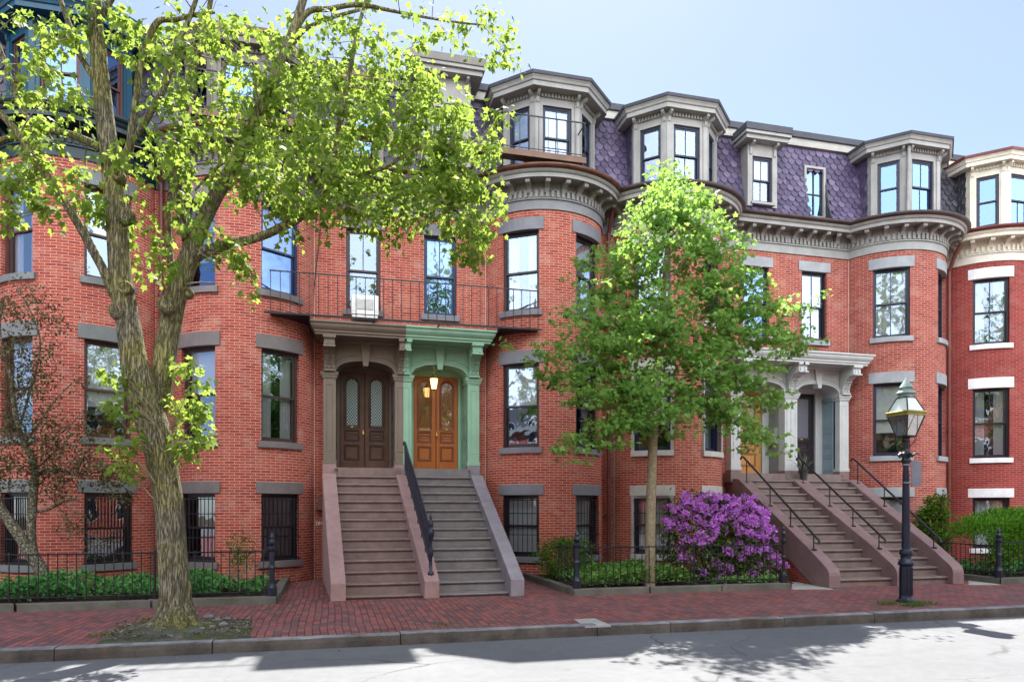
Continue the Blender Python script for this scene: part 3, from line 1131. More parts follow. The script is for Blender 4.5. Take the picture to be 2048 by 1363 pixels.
def bay_dormer(h, mwall, mframe, mslate, mcap, glass='glass_blue', muntins=((0, 0), (1, 1), (0, 0)), eave=.27, sash=None, cap_h=.07, inside='dark'):
    xc, Yf, hw, d = h.xc, 16.52, .565, .62
    plan = [(xc - hw - d, 17.75), (xc - hw - d, Yf + d), (xc - hw, Yf), (xc + hw, Yf), (xc + hw + d, Yf + d), (xc + hw + d, 17.75)]
    zb, zt = 9.71, 11.76
    m = MB()
    wins = []
    for i in range(5):
        a, b = plan[i], plan[i + 1]
        l = math.hypot(b[0] - a[0], b[1] - a[1])
        n = ((b[1] - a[1]) / l, -(b[0] - a[0]) / l)
        c = ((a[0] + b[0]) / 2, (a[1] + b[1]) / 2)
        fn = frame_fn(c, n)
        m.fn = fn
        if i in (0, 4):
            m.quad((-l / 2, 0, zb), (l / 2, 0, zb), (l / 2, 0, zt), (-l / 2, 0, zt))
            continue
        w = .74 if i == 2 else .56
        z0, z1 = 9.98, 11.47
        for x0, x1, q0, q1 in ((-l / 2, -w / 2, zb, zt), (w / 2, l / 2, zb, zt), (-w / 2, w / 2, zb, z0), (-w / 2, w / 2, z1, zt)):
            m.quad((x0, 0, q0), (x1, 0, q0), (x1, 0, q1), (x0, 0, q1))
        for x in (-w / 2, w / 2):
            m.quad((x, 0, z0), (x, .2, z0), (x, .2, z1), (x, 0, z1))
        m.quad((-w / 2, 0, z0), (w / 2, 0, z0), (w / 2, .2, z0), (-w / 2, .2, z0))
        m.quad((-w / 2, 0, z1), (w / 2, 0, z1), (w / 2, .2, z1), (-w / 2, .2, z1))
        # corner boards, sill board, top rail
        for x0, x1 in ((-l / 2 - .004, -l / 2 + .115), (l / 2 - .115, l / 2 + .004)):
            m.box(x0, -.022, zb, x1, .01, zt)
            m.box(x0 - .006, -.032, zt - .26, x1 + .006, .01, zt - .22)
        m.box(-l / 2 + .115, -.016, zt - .1, l / 2 - .115, .01, zt)
        m.box(-w / 2 - .04, -.03, z0 - .06, w / 2 + .04, .1, z0 - .001)
        wins.append((c, n, w, z0, z1, i))
        # dentils
        k = -l / 2 + .15
        while k < l / 2 - .12:
            m.box(k, -.06, zt - .11, k + .042, -.014, zt - .012)
            k += .085
        for x in (-l / 2 + .055, l / 2 - .055):
            m.prism([(-.02, zt), (-.19, zt), (-.19, zt - .07), (-.14, zt - .11), (-.07, zt - .14), (-.05, zt - .24), (-.02, zt - .27)], 'x', x - .035, x + .035)
    m.fn = None
    do = m.build('dormer', M[mwall], h.root)
    for c, n, w, z0, z1, i in wins:
        # window frame, sashes and glass are sub-parts of the dormer
        fn = frame_fn(c, n)
        f = MB(fn)
        hw2, ct, st, dp = w / 2, .05, .04, .05
        rect_ring(f, -hw2, hw2, z0, z1, ct, dp, dp + .1)
        zm = (z0 + z1) / 2
        rect_ring(f, -hw2 + ct, hw2 - ct, zm - .02, z1 - ct, st, dp + .02, dp + .05)
        rect_ring(f, -hw2 + ct, hw2 - ct, z0 + ct, zm + .02, st, dp + .055, dp + .085)
        mu = muntins[i - 1]
        for k, (q0, q1, yy) in ((mu[0], (zm, z1 - ct, dp + .025)), (mu[1], (z0 + ct, zm, dp + .06))):
            if k:
                f.box(-.011, yy, q0, .011, yy + .02, q1)
        f.build('window', M[mframe], do)
        g = MB(fn)
        g.quad((-hw2 + .06, dp + .035, zm), (hw2 - .06, dp + .035, zm), (hw2 - .06, dp + .035, z1 - .06), (-hw2 + .06, dp + .035, z1 - .06))
        g.quad((-hw2 + .06, dp + .07, z0 + .06), (hw2 - .06, dp + .07, z0 + .06), (hw2 - .06, dp + .07, zm), (-hw2 + .06, dp + .07, zm))
        g.build('pane', M[glass], do)
        if inside == 'curtain' and i == 2:
            k = MB(fn)
            rows = [[(-hw2 + .07 + (w - .14) * j / 24, dp + .13 + .015 * math.sin(j * 1.4), z) for j in range(25)] for z in (z0 + .05, z1 - .06)]
            k.grid(rows)
            k.build('curtain', M['curtain'], do, smooth=True)
    # slate cheeks at both sides
    r = random.Random(5)
    for sgn in (-1, 1):
        k = MB()
        x = xc + sgn * (hw + d + .008)
        z = 9.75
        row = 0
        while z < zt - .2:
            y = Yf + d + .03 + (.1 if row % 2 else 0) - .1
            while y < 17.72:
                y0, y1 = max(y, Yf + d + .12), min(y + .2, 17.74)
                if y1 - y0 > .04:
                    cy = (y0 + y1) / 2
                    o = .012 * sgn
                    k.add([(x + o * .2, y0, z + .2), (x + o * .2, y1, z + .2), (x + o, y1, z + .07), (x + o, cy + (y1 - y0) * .3, z + .015), (x + o, cy, z), (x + o, cy - (y1 - y0) * .3, z + .015), (x + o, y0, z + .07)], [tuple(range(7))])
                y += .21
            z += .15
            row += 1
        k.build('slate_cheek', M[mslate], do)
    # eave: soffit, fascia, crown, cap, roof
    levels = [(0.0, zt), (eave - .03, zt - .01), (eave - .03, zt + .10), (eave, zt + .11), (eave + .02, zt + .16), (eave + .05, zt + .20), (eave + .05, zt + .215)]
    rows = [[(x, y, z) for x, y in offset_poly(plan, o)] for o, z in levels]
    k = MB()
    k.grid(rows)
    k.build('eave', M[mwall], do)
    rows = [[(x, y, z) for x, y in offset_poly(plan, o)] for o, z in ((eave + .02, zt + .205), (eave + .075, zt + .21), (eave + .085, zt + .215 + cap_h), (eave + .02, zt + .235 + cap_h), (-.25, zt + .36 + cap_h))]
    k = MB()
    k.grid(rows)
    k.add(rows[-1], [tuple(range(len(rows[-1])))])
    k.build('roof_covering', M[mcap], do)
    return do


def flat_dormer(h, xc, mwall, mframe, hw=.46, rhw=.7, zt=11.72, glass='glass_blue', yf=17.3, mcap='roof_cap', inside='dark'):
    z0, w = 10.12, .62
    z1 = 11.38
    m = MB()
    m.box(xc - hw, yf, 10.0, xc - w / 2, 17.9, zt)
    m.box(xc + w / 2, yf, 10.0, xc + hw, 17.9, zt)
    m.box(xc - w / 2, yf + .002, z1, xc + w / 2, 17.9, zt)
    m.box(xc - w / 2 - .05, yf - .06, z0 - .07, xc + w / 2 + .05, 17.6, z0)
    for sgn in (-1, 1):
        m.prism([(yf, zt), (yf - .2, zt), (yf - .2, zt - .06), (yf - .14, zt - .09), (yf - .05, zt - .13), (yf - .03, zt - .3), (yf, zt - .33)], 'x', xc + sgn * (hw - .09) - .035, xc + sgn * (hw - .09) + .035)
    m.box(xc - rhw + .05, yf - .25, zt, xc + rhw - .05, 17.9, zt + .14)
    m.box(xc - rhw, yf - .32, zt + .11, xc + rhw, 17.9, zt + .19)
    do = m.build('dormer', M[mwall], h.root, bevel=.006)
    k = MB()
    k.box(xc - rhw - .02, yf - .35, zt + .19, xc + rhw + .02, 18.2, zt + .38)
    k.build('roof_covering', M[mcap], do, bevel=.012)
    f = MB(frame_fn((xc, yf), (0, -1)))
    rect_ring(f, -w / 2, w / 2, z0, z1, .05, .05, .15)
    zm = (z0 + z1) / 2
    rect_ring(f, -w / 2 + .05, w / 2 - .05, zm - .02, z1 - .05, .04, .07, .1)
    rect_ring(f, -w / 2 + .05, w / 2 - .05, z0 + .05, zm + .02, .04, .105, .135)
    f.box(-.011, .075, zm, .011, .095, z1 - .05)
    f.box(-.011, .11, z0 + .05, .011, .13, zm)
    f.build('window', M[mframe], do)
    g = MB(frame_fn((xc, yf), (0, -1)))
    g.quad((-w / 2 + .06, .085, zm), (w / 2 - .06, .085, zm), (w / 2 - .06, .085, z1 - .06), (-w / 2 + .06, .085, z1 - .06))
    g.quad((-w / 2 + .06, .12, z0 + .06), (w / 2 - .06, .12, z0 + .06), (w / 2 - .06, .12, zm), (-w / 2 + .06, .12, zm))
    g.build('pane', M[glass], do)
    k = MB(frame_fn((xc, yf), (0, -1)))
    k.box(-w / 2 + .03, .2, z0, w / 2 - .03, .21, z1 if inside == 'dark' else zm)
    k.build('interior', M['interior'], do)
    if inside != 'dark':
        k = MB(frame_fn((xc, yf), (0, -1)))
        k.box(-w / 2 + .03, .2, zm, w / 2 - .03, .21, z1)
        k.build('blind', M['blind'], do)
    return do


def inset_window(h, xc, mframe, mtrim):
    """window sunk into the mansard slope, with slate-edged cheeks"""
    w, z0, z1, y = .56, 10.0, 11.40, 17.66
    fn = frame_fn((xc, y), (0, -1))
    f = MB(fn)
    rect_ring(f, -w / 2 - .07, w / 2 + .07, z0, z1 + .09, .07, -.06, .1)
    do = f.build('dormer', M[mtrim], h.root)
    f = MB(fn)
    zm = (z0 + z1) / 2
    rect_ring(f, -w / 2, w / 2, z0 + .05, z1, .045, .0, .06)
    rect_ring(f, -w / 2, w / 2, zm - .02, zm + .02, .018, .01, .05)
    f.box(-.011, .0, z0 + .06, .011, .03, z1)
    f.build('window', M[mframe], do)
    g = MB(fn)
    g.quad((-w / 2, .035, z0 + .05), (w / 2, .035, z0 + .05), (w / 2, .035, z1), (-w / 2, .035, z1))
    g.build('pane', M['glass_blue'], do)
    k = MB(fn)
    k.box(-w / 2, .15, zm, w / 2, .16, z1)
    k.build('blind', M['blind'], do)
    for sgn in (-1, 1):
        k = MB()
        x = xc + sgn * (w / 2 + .085)
        pts = [(y_, z_) for y_, z_ in MAN if z_ < z1 + .2] + [(y, z1 + .1), (y, 9.75)]
        pts = [(min(a - .03, y - .001) if i < len(pts) - 2 else a, b) for i, (a, b) in enumerate(pts)]
        k.prism(pts, 'x', x - .02, x + .02)
        k.build('slate_cheek', M['roof_cap'], do)
    k = MB()
    k.quad((xc - .36, 17.2, 9.76), (xc + .36, 17.2, 9.76), (xc + .36, y, 9.98), (xc - .36, y, 9.98))
    k.build('flashing', M['roof_cap'], do)
    return do
# ------------------------------------------------------------------ doorways, stoops
def ring_poly(m, outer, inner, y0, y1):
    n = len(outer)
    vs = [(p[0], y0, p[1]) for p in outer] + [(p[0], y0 + .004, p[1]) for p in inner] + [(p[0], y1, p[1]) for p in outer] + [(p[0], y1, p[1]) for p in inner]
    fs = []
    for i in range(n):
        j = (i + 1) % n
        fs += [(i, j, n + j, n + i), (2 * n + i, 2 * n + j, j, i), (n + i, n + j, 3 * n + j, 3 * n + i)]
    m.add(vs, fs)


def arch_outline(x0, x1, z0, z1, n=12, grow=0.0):
    """round-topped outline"""
    x0, x1, z0, z1 = x0 - grow, x1 + grow, z0 - grow, z1 + grow
    r = (x1 - x0) / 2
    c = (x0 + x1) / 2
    return [(x0, z0), (x1, z0)] + [(c + r * math.cos(math.pi * k / n), z1 - r + r * math.sin(math.pi * k / n)) for k in range(n + 1)]


def rect_outline(x0, x1, z0, z1, grow=0.0):
    return [(x0 - grow, z0 - grow), (x1 + grow, z0 - grow), (x1 + grow, z1 + grow), (x0 - grow, z1 + grow)]


def panel(m, x0, x1, z0, z1, y, t=.022, p=.014):
    ring_poly(m, rect_outline(x0, x1, z0, z1), rect_outline(x0, x1, z0, z1, -t), y - p, y + .005)


def door_leaf(root, xc, y, zb, w, hgt, mat, mdark, glass, arched=True, knob=0, oval=True, slot=False):
    fn = frame_fn((xc, y), (0, -1))
    m = MB(fn)
    m.box(-w / 2, 0, zb, w / 2, .05, zb + hgt)
    do = m.build('door', M[mat], root, bevel=.003)
    gx = w * .23 if arched else w * .27
    gz0, gz1 = zb + 1.07, zb + hgt - .15
    out = (lambda g: arch_outline(-gx, gx, gz0, gz1, 12, g)) if arched else (lambda g: rect_outline(-gx, gx, gz0, gz1, g))
    k = MB(fn)
    ring_poly(k, out(.06), out(.035), -.022, .003)
    ring_poly(k, out(.03), out(0), -.012, .003)
    for z0, z1 in ((zb + .69, zb + .97), (zb + .22, zb + .60)):
        panel(k, -w * .31, w * .31, z0, z1, 0, .05, .022)
        if z0 > zb + .5:
            panel(k, -w * .18, w * .18, z0 + .1, z1 - .1, 0, .02, .016)
    k.box(-w / 2 - .004, -.012, zb, -w / 2 + .022, .02, zb + hgt)
    k.build('panel_moulding', M[mdark], do, bevel=.004)
    g = MB(fn)
    pts = out(-.004)
    g.add([(p[0], -.004, p[1]) for p in pts], [tuple(range(len(pts)))])
    g.build('door_glass', M[glass], do)
    k = MB(fn)
    if oval:
        k.lathe([(.0, -.012), (.022, -.01), (.026, 0)], 0, 0, 12)
        k.v = [(xc + (p[0] - xc) * 1.5, y - .018 + (p[2]) * .3, zb + 1.03 + (p[1] - y) * .8) for p in k.v]
    if slot:
        k.box(-.13, -.02, zb + .995, .13, .0, zb + 1.035)
    if knob:
        for z in (zb + .86, zb + .93):
            k.box(knob * w * .46 - .018, -.02, z - .03, knob * w * .46 + .018, 0, z + .03)
        o = MB(fn)
        k.tube([(knob * w * .46, -.01, zb + .86), (knob * w * .46, -.06, zb + .86)], [.012, .012], 8)
        k.tube([(knob * w * .46, -.05, zb + .86), (knob * w * .46, -.062, zb + .86), (knob * w * .46, -.09, zb + .86), (knob * w * .46, -.1, zb + .86)], [.012, .03, .03, .01], 10)
    k.build('door_knob', M['brass'], do)
    return do


LAND_Z = 2.65
YP, YD = 17.35, 18.15
U0, U1, U2 = .2, 1.59, 1.88


def portico_half(h, axis, sgn, mat, mrev, mstone, doors, glass):
    X = lambda u: axis + sgn * u

    def bx(m, ua, ub, y0, z0, y1, z1):
        a, b = sorted((X(ua), X(ub)))
        m.box(a, y0, z0, b, y1, z1)
    uc, hw = (U0 + U1) / 2, (U1 - U0) / 2
    zs, rise = 4.90, .31
    N = 20

    def arc(o=0.0):
        pts = []
        for k in range(N + 1):
            a = math.pi - math.pi * k / N
            c, s = math.cos(a), math.sin(a)
            e = 2 / 2.35
            pts.append((uc + (hw + o) * math.copysign(abs(c) ** e, c), zs + (rise + o) * s ** e))
        return pts
    # spandrel wall
    m = MB()
    A = arc()
    top = 5.68
    yf, yb = YP + .05, YP + .24
    for (a, za), (b, zb) in zip(A[:-1], A[1:]):
        m.quad((X(a), yf, za), (X(b), yf, zb), (X(b), yf, top), (X(a), yf, top))
        m.quad((X(a), yf, za), (X(b), yf, zb), (X(b), YD, zb), (X(a), YD, za))
    bx(m, 0, U0 + .002, yf + .01, 4.9, yb, top)
    bx(m, U1 - .002, U2 - .01, yf + .01, 4.9, yb + .02, top)
    bx(m, 0, U2 - .005, yf - .035, 5.60, yb, 5.66)
    po = m.build('portico', M[mat], h.root)
    # archivolt, spandrel panels, keystone
    k = MB()
    B = arc(.085)
    o_, i_ = [(X(p), z) for p, z in B], [(X(p), z) for p, z in A]
    for y0, oo, ii in ((yf - .035, o_, i_), (yf - .05, [(X(p), z) for p, z in arc(.085)], [(X(p), z) for p, z in arc(.06)])):
        for q in range(N):
            k.add([(oo[q][0], y0, oo[q][1]), (oo[q + 1][0], y0, oo[q + 1][1]), (ii[q + 1][0], y0, ii[q + 1][1]), (ii[q][0], y0, ii[q][1]),
                   (oo[q][0], yf, oo[q][1]), (oo[q + 1][0], yf, oo[q + 1][1]), (ii[q + 1][0], yf, ii[q + 1][1]), (ii[q][0], yf, ii[q][1])],
                  [(0, 1, 2, 3), (4, 5, 1, 0), (3, 2, 6, 7)])
    k.build('arch_moulding', M[mat], po)
    k = MB()
    C = arc(.14)
    for s_ in (-1, 1):
        pts = [(p, z) for p, z in C if (p - uc) * s_ > .14 and z > zs + .08]
        pts.sort(key=lambda p: (p[0] - uc) * s_)
        far = hw - .03
        outl = [(uc + s_ * .15, 5.56)] + pts + [(uc + s_ * far, pts[-1][1]), (uc + s_ * far, 5.56)]
        cx = sum(p[0] for p in outl) / len(outl)
        cz = sum(p[1] for p in outl) / len(outl)
        inn = [(p[0] + (cx - p[0]) * .1, p[1] + (cz - p[1]) * .13) for p in outl]
        ring_poly(k, [(X(p), z) for p, z in outl], [(X(p), z) for p, z in inn], yf - .016, yf + .004)
    k.build('spandrel_panel', M[mat], po)
    k = MB()
    zt = zs + rise
    k.prism([(X(uc - .075), zt - .04), (X(uc + .075), zt - .04), (X(uc + .125), 5.61), (X(uc - .125), 5.61)], 'y', yf - .075, yf + .01)
    k.prism([(X(uc - .055), zt - .13), (X(uc + .055), zt - .13), (X(uc + .075), zt + .0), (X(uc - .075), zt + .0)], 'y', yf - .1, yf + .12)
    k.build('keystone', M[mat], po, bevel=.006)
    # pilasters: outer one and this half of the middle pier
    for ua, ub, inner in ((U1, U2, False), (0.0, U0, True)):
        k = MB()
        e = 0 if inner else .02
        bx(k, ua, ub, YP, 2.74, YP + .26, 4.76)
        if inner:
            bx(k, 0, ub, YP + .261, 2.74, YD, 4.9)
        for z0, z1, p in ((4.76, 4.79, .02), (4.79, 4.84, .035), (4.84, 4.89, .055), (4.89, 4.915, .065), (2.74, 2.83, .02)):
            bx(k, ua - (0 if inner else p), ub + p, YP - p, z0, YP + .27, z1)
        fa, fb = sorted((X(ua + (.07 if not inner else .03)), X(ub - .07)))
        if inner:
            fa, fb = sorted((X(.0), X(ub - .06)))
        panel(k, fa, fb, 3.05, 4.62, YP, .016, .012)
        k.build('pilaster', M[mat], po, bevel=.004)
        k = MB()
        bx(k, ua - (0 if inner else .015), ub + .015, YP - .015, 1.9, YP + .27, 2.74)
        if inner:
            bx(k, 0, ub + .012, YP + .25, LAND_Z - .3, YD, 2.74)
        k.build('pier_base', M[mstone], po, bevel=.008)
    # scrolled consoles carrying the roof
    for uq, w in ((U1 + .145, .12), (.0, .12)):
        prof = [(0, 5.66), (.60, 5.66), (.60, 5.60), (.57, 5.56), (.57, 5.42), (.50, 5.40), (.36, 5.37), (.25, 5.30), (.17, 5.18), (.13, 5.05), (.14, 4.99), (.10, 4.95), (0, 4.95)]
        a, b = (X(uq) - w, X(uq) + w) if uq > .1 else sorted((X(0), X(w + .01)))
        k = MB()
        k.prism([(YP + .05 - p, z) for p, z in prof], 'x', a, b)
        bx2 = lambda y0, z0, y1, z1, g: k.box(a - g, y0, z0, b + (g if uq > .1 or sgn < 0 else 0), y1, z1)
        k.box(a - .015, YP - .57, 5.395, b + .015, YP - .2, 5.43)
        k.box(a - .025, YP - .58, 5.60, b + .025, YP + .02, 5.665)
        k.box(a - .012, YP - .12, 4.92, b + .012, YP + .02, 4.965)
        # carved leaves and drops
        mid = (a + b) / 2
        for dx in (-.05, .05):
            if b - a < .15 and dx < 0:
                continue
            xx = mid + dx if b - a > .15 else mid
            k.box(xx - .02, YP - .545, 5.46, xx + .02, YP - .515, 5.53)
            for q in range(5):
                zz = 5.33 - q * .075
                yy = YP + .05 - (.31, .245, .2, .165, .14)[q] - .012
                k.lathe([(.0, -.03), (.022, -.012), (.024, .008), (.0, .03)], xx + (.012 if q % 2 else -.012), yy, 6, zz)
        for q in range(7):
            t = q / 6
            k.lathe([(0, -.022), (.02, -.004), (.018, .012), (0, .024)], b if sgn > 0 and uq > .1 else a, YP + .05 - (.12 + .4 * t), 6, 5.2 + .3 * t ** .7)
        k.build('bracket', M[mat], po, bevel=.004)
    # roof slab with stepped crown; mitred return at the outer end
    lv = [(.0, 5.662), (.0, 5.70), (.03, 5.72), (.03, 5.76), (.055, 5.78), (.09, 5.83), (.10, 5.87), (.10, 5.90), (.135, 5.915), (.135, 5.955)]
    k = MB()
    rows = []
    for o, z in lv:
        u, y = 2.05 + o, 16.78 - o
        rows.append([(X(0), y, z), (X(u), y, z), (X(u), YW + .02, z)])
    k.grid(rows)
    k.quad((X(0), 16.78, 5.662), (X(2.05), 16.78, 5.662), (X(2.05), YW + .02, 5.662), (X(0), YW + .02, 5.662))
    # coffered soffit moulding against the wall
    bx(k, 0, 1.95, YP - .02, 5.61, YP + .1, 5.665)
    k.build('roof_cornice', M[mat], po)
    k = MB()
    k.quad((X(0), 16.645, 5.957), (X(2.185), 16.645, 5.957), (X(2.185), YW + .02, 6.06), (X(0), YW + .02, 6.06))
    k.quad((X(2.185), 16.645, 5.957), (X(2.185), YW, 5.957), (X(2.185), YW, 6.06), (X(2.185), 16.7, 5.965))
    k.build('roof_sheet', M['roof_cap'], po)
    # recess: side panels, back wall round the door
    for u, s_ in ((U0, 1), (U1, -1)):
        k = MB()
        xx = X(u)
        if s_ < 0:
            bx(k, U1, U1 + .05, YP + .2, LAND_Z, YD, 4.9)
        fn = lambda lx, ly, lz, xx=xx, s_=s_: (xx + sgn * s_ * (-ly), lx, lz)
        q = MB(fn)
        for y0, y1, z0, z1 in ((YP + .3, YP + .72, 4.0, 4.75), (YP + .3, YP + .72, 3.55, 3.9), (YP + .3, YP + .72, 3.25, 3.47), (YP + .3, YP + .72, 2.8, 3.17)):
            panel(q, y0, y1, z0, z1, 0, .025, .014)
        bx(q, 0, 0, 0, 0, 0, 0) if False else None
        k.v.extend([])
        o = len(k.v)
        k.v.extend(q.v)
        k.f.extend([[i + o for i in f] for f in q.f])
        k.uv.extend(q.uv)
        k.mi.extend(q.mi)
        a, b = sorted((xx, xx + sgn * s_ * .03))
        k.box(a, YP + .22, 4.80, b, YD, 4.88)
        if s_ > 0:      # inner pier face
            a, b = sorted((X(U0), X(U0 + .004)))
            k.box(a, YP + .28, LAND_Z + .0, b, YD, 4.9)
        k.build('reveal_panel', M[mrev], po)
    k = MB()
    dw = doors['w']
    for ua, ub in ((U0 + .006, uc - dw / 2), (uc + dw / 2, U1 - .002)):
        bx(k, ua, ub, YD - .06, LAND_Z, YD + .1, 5.05)
    for q in (-1, 1):
        bx(k, uc + q * (dw / 2 + .0), uc + q * (dw / 2 + .07), YD - .1, LAND_Z, YD - .05, 5.08)
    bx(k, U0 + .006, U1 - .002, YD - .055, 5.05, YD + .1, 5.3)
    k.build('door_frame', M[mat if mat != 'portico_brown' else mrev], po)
    nleaf = doors['leaves']
    for i in range(nleaf):
        w = dw / nleaf
        xx = X(uc) + (i - (nleaf - 1) / 2) * w
        kn = 0
        if nleaf == 2:
            kn = doors.get('knob', (0, 0))[i]
        else:
            kn = doors.get('knob', (1,))[0]
        door_leaf(h.root, xx, YD - .03, LAND_Z + .03, w - .006, 2.37, doors['mat'], doors['dark'], doors['glass'], doors.get('arched', True), kn, oval=(i in doors.get('oval', ())), slot=(i in doors.get('slot', ())))
    k = MB()
    bx(k, uc - dw / 2, uc + dw / 2, YD - .09, LAND_Z - .01, YD + .05, LAND_Z + .03)
    k.build('threshold', M[mstone], h.root)
    return po


def stoop(h, xl, xr, y0, z0, mtread, mriser, cheeks, mstone):
    """xl/xr: (bottom, top) x of the inner faces; cheeks: list of (xb0, xb1, xt0, xt1, round_nose, brick)"""
    n = 13
    rise = (LAND_Z - z0) / n
    run = (17.22 - y0) / n
    ln = lambda p, y: p[0] + (p[1] - p[0]) * min(1, (y - y0) / (17.22 - y0))
    m = MB()
    m.box(min(xl) + .05, 17.2, LAND_Z - .25, max(xr) - .05, YD + .05, LAND_Z)
    so = m.build('stoop', M[mtread], h.root)
    r = random.Random(4)
    for i in range(n + 1):
        z, y = z0 + i * rise, y0 + i * run
        k = MB()
        yb = y + run + .06 if i < n else 17.6
        a0, a1 = ln(xl, y) - .03, ln(xl, yb) - .03
        b0, b1 = ln(xr, y) + .03, ln(xr, yb) + .03
        zb = z - rise if i else -.03
        w = r.uniform(-.004, .004)
        # riser
        k.add([(a0, y + .035, zb), (b0, y + .035, zb), (b1, yb, zb), (a1, yb, zb), (a0, y + .035, z - .055), (b0, y + .035, z - .055), (b1, yb, z - .055), (a1, yb, z - .055)],
              [(0, 1, 5, 4), (1, 2, 6, 5), (3, 0, 4, 7), (4, 5, 6, 7)])
        # tread with rounded nosing and slightly worn middle
        nx = 10
        prof = [(.035, -.055), (.005, -.052), (-.004, -.038), (-.004, -.018), (.006, -.004), (.03, 0), (.2, -.002)]
        rows = []
        for j in range(nx + 1):
            t = j / nx
            x0_, x1_ = a0 + (b0 - a0) * t, a1 + (b1 - a1) * t
            wear = -.012 * math.sin(math.pi * t) * (.6 + .4 * math.sin(3 * t + i))
            row = [(x0_, y + p + w, z + q + (wear if q > -.03 else 0)) for p, q in prof] + [(x1_, yb, z)]
            rows.append(row)
        k.grid(rows)
        k.build('step', M[mtread], so, smooth=False)
    for xb0, xb1, xt0, xt1, rnd, brick in cheeks:
        yb, zt, zb = y0 - .17, 2.47, (.42 if rnd else .34)
        lx = lambda a, b, y: a + (b - a) * min(1.0, max(0.0, (y - yb) / (17.0 - yb)))
        if rnd:
            nose = [(yb, 0), (yb, zb - .16), (yb + .015, zb - .09), (yb + .06, zb - .03), (yb + .14, zb + .03)]
        else:
            nose = [(yb, 0), (yb, zb - .015), (yb + .02, zb)]
        prof = nose + [(yb + (16.95 - yb) * t, zb + (zt - zb) * t) for t in (.2, .4, .6, .8)] + [(16.9, zt - .01), (17.02, zt + .02), (17.4, zt + .03)]
        low = [(17.4, zt - .75), (16.9, zt - .75), (yb + .62, .0)] if brick else [(17.4, 0)]
        pts = prof + low
        n_ = len(pts)
        vs = [(lx(xb0, xt0, y), y, z) for y, z in pts] + [(lx(xb1, xt1, y), y, z) for y, z in pts]
        k = MB()
        k.add(vs, [tuple(range(n_)), tuple(range(2 * n_ - 1, n_ - 1, -1))] + [(i, n_ + i, n_ + (i + 1) % n_, (i + 1) % n_) for i in range(n_)])
        k.build('cheek_wall', M[mstone], so, bevel=.012)
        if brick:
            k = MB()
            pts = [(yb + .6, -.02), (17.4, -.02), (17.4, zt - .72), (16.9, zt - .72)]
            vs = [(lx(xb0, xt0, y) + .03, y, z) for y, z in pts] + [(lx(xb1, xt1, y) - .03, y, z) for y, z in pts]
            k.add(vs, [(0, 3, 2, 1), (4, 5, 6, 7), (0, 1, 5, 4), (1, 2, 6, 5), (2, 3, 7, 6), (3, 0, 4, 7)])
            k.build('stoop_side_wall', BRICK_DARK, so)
    return so


# ------------------------------------------------------------------ the six houses
SPEC = [
    ('A', AXIS - PITCH, 1, BRICK_A), ('B', AXIS, -1, BRICK_B), ('C', AXIS, 1, BRICK_C),
    ('D', AXIS + PITCH, -1, BRICK_D), ('E', AXIS + PITCH, 1, BRICK_E), ('F', AXIS + 2 * PITCH, -1, BRICK_F)]
LABELS = {
    'A': 'brick bow-front house behind the big maple trunk, with teal-blue dormer and dark cornice',
    'B': 'brick bow-front house with dark brown double door under the brown half of the portico',
    'C': 'brick bow-front house with orange wooden double door under the green half of the portico',
    'D': 'brick bow-front house behind the young tree, with pale oak door and pale grey lintels',
    'E': 'brick bow-front house behind the street lamp, with black front door and downpipe at its edge',
    'F': 'red brick bow-front house with bright white lintels and cream cornice, beyond the street lamp'}
HS = {}
FLOORS = {'base': (.50, 2.02), 'parlor': (3.15, 5.22), 'second': (6.48, 8.44)}
LINT = {'A': 'lintel_a', 'B': 'lintel_b', 'C': 'lintel_c', 'D': 'lintel_d', 'E': 'lintel_e', 'F': 'white_stone'}
FRM = {'A': 'frame_brown', 'B': 'frame_dbrown', 'C': 'frame_plum', 'D': 'frame_navy', 'E': 'frame_navy', 'F': 'frame_plum'}
INS = {  # (left, right) per floor
    'A': {'base': ('dark', 'dark'), 'parlor': ('half', 'half'), 'second': ('curtains', 'shade')},
    'B': {'base': ('dark', 'dark'), 'parlor': ('shade', 'curtains'), 'second': ('half', 'shade')},
    'C': {'base': ('blind', 'curtain'), 'parlor': ('shade', 'dark'), 'second': ('curtains', 'blind')},
    'D': {'base': ('curtain', 'dark'), 'parlor': ('half', 'dark'), 'second': ('shade', 'dark')},
    'E': {'base': ('blind', 'dark'), 'parlor': ('half', 'dark'), 'second': ('curtain', 'dark')},
    'F': {'base': ('curtain', 'curtain'), 'parlor': ('curtains', 'dark'), 'second': ('curtains', 'shade')}}


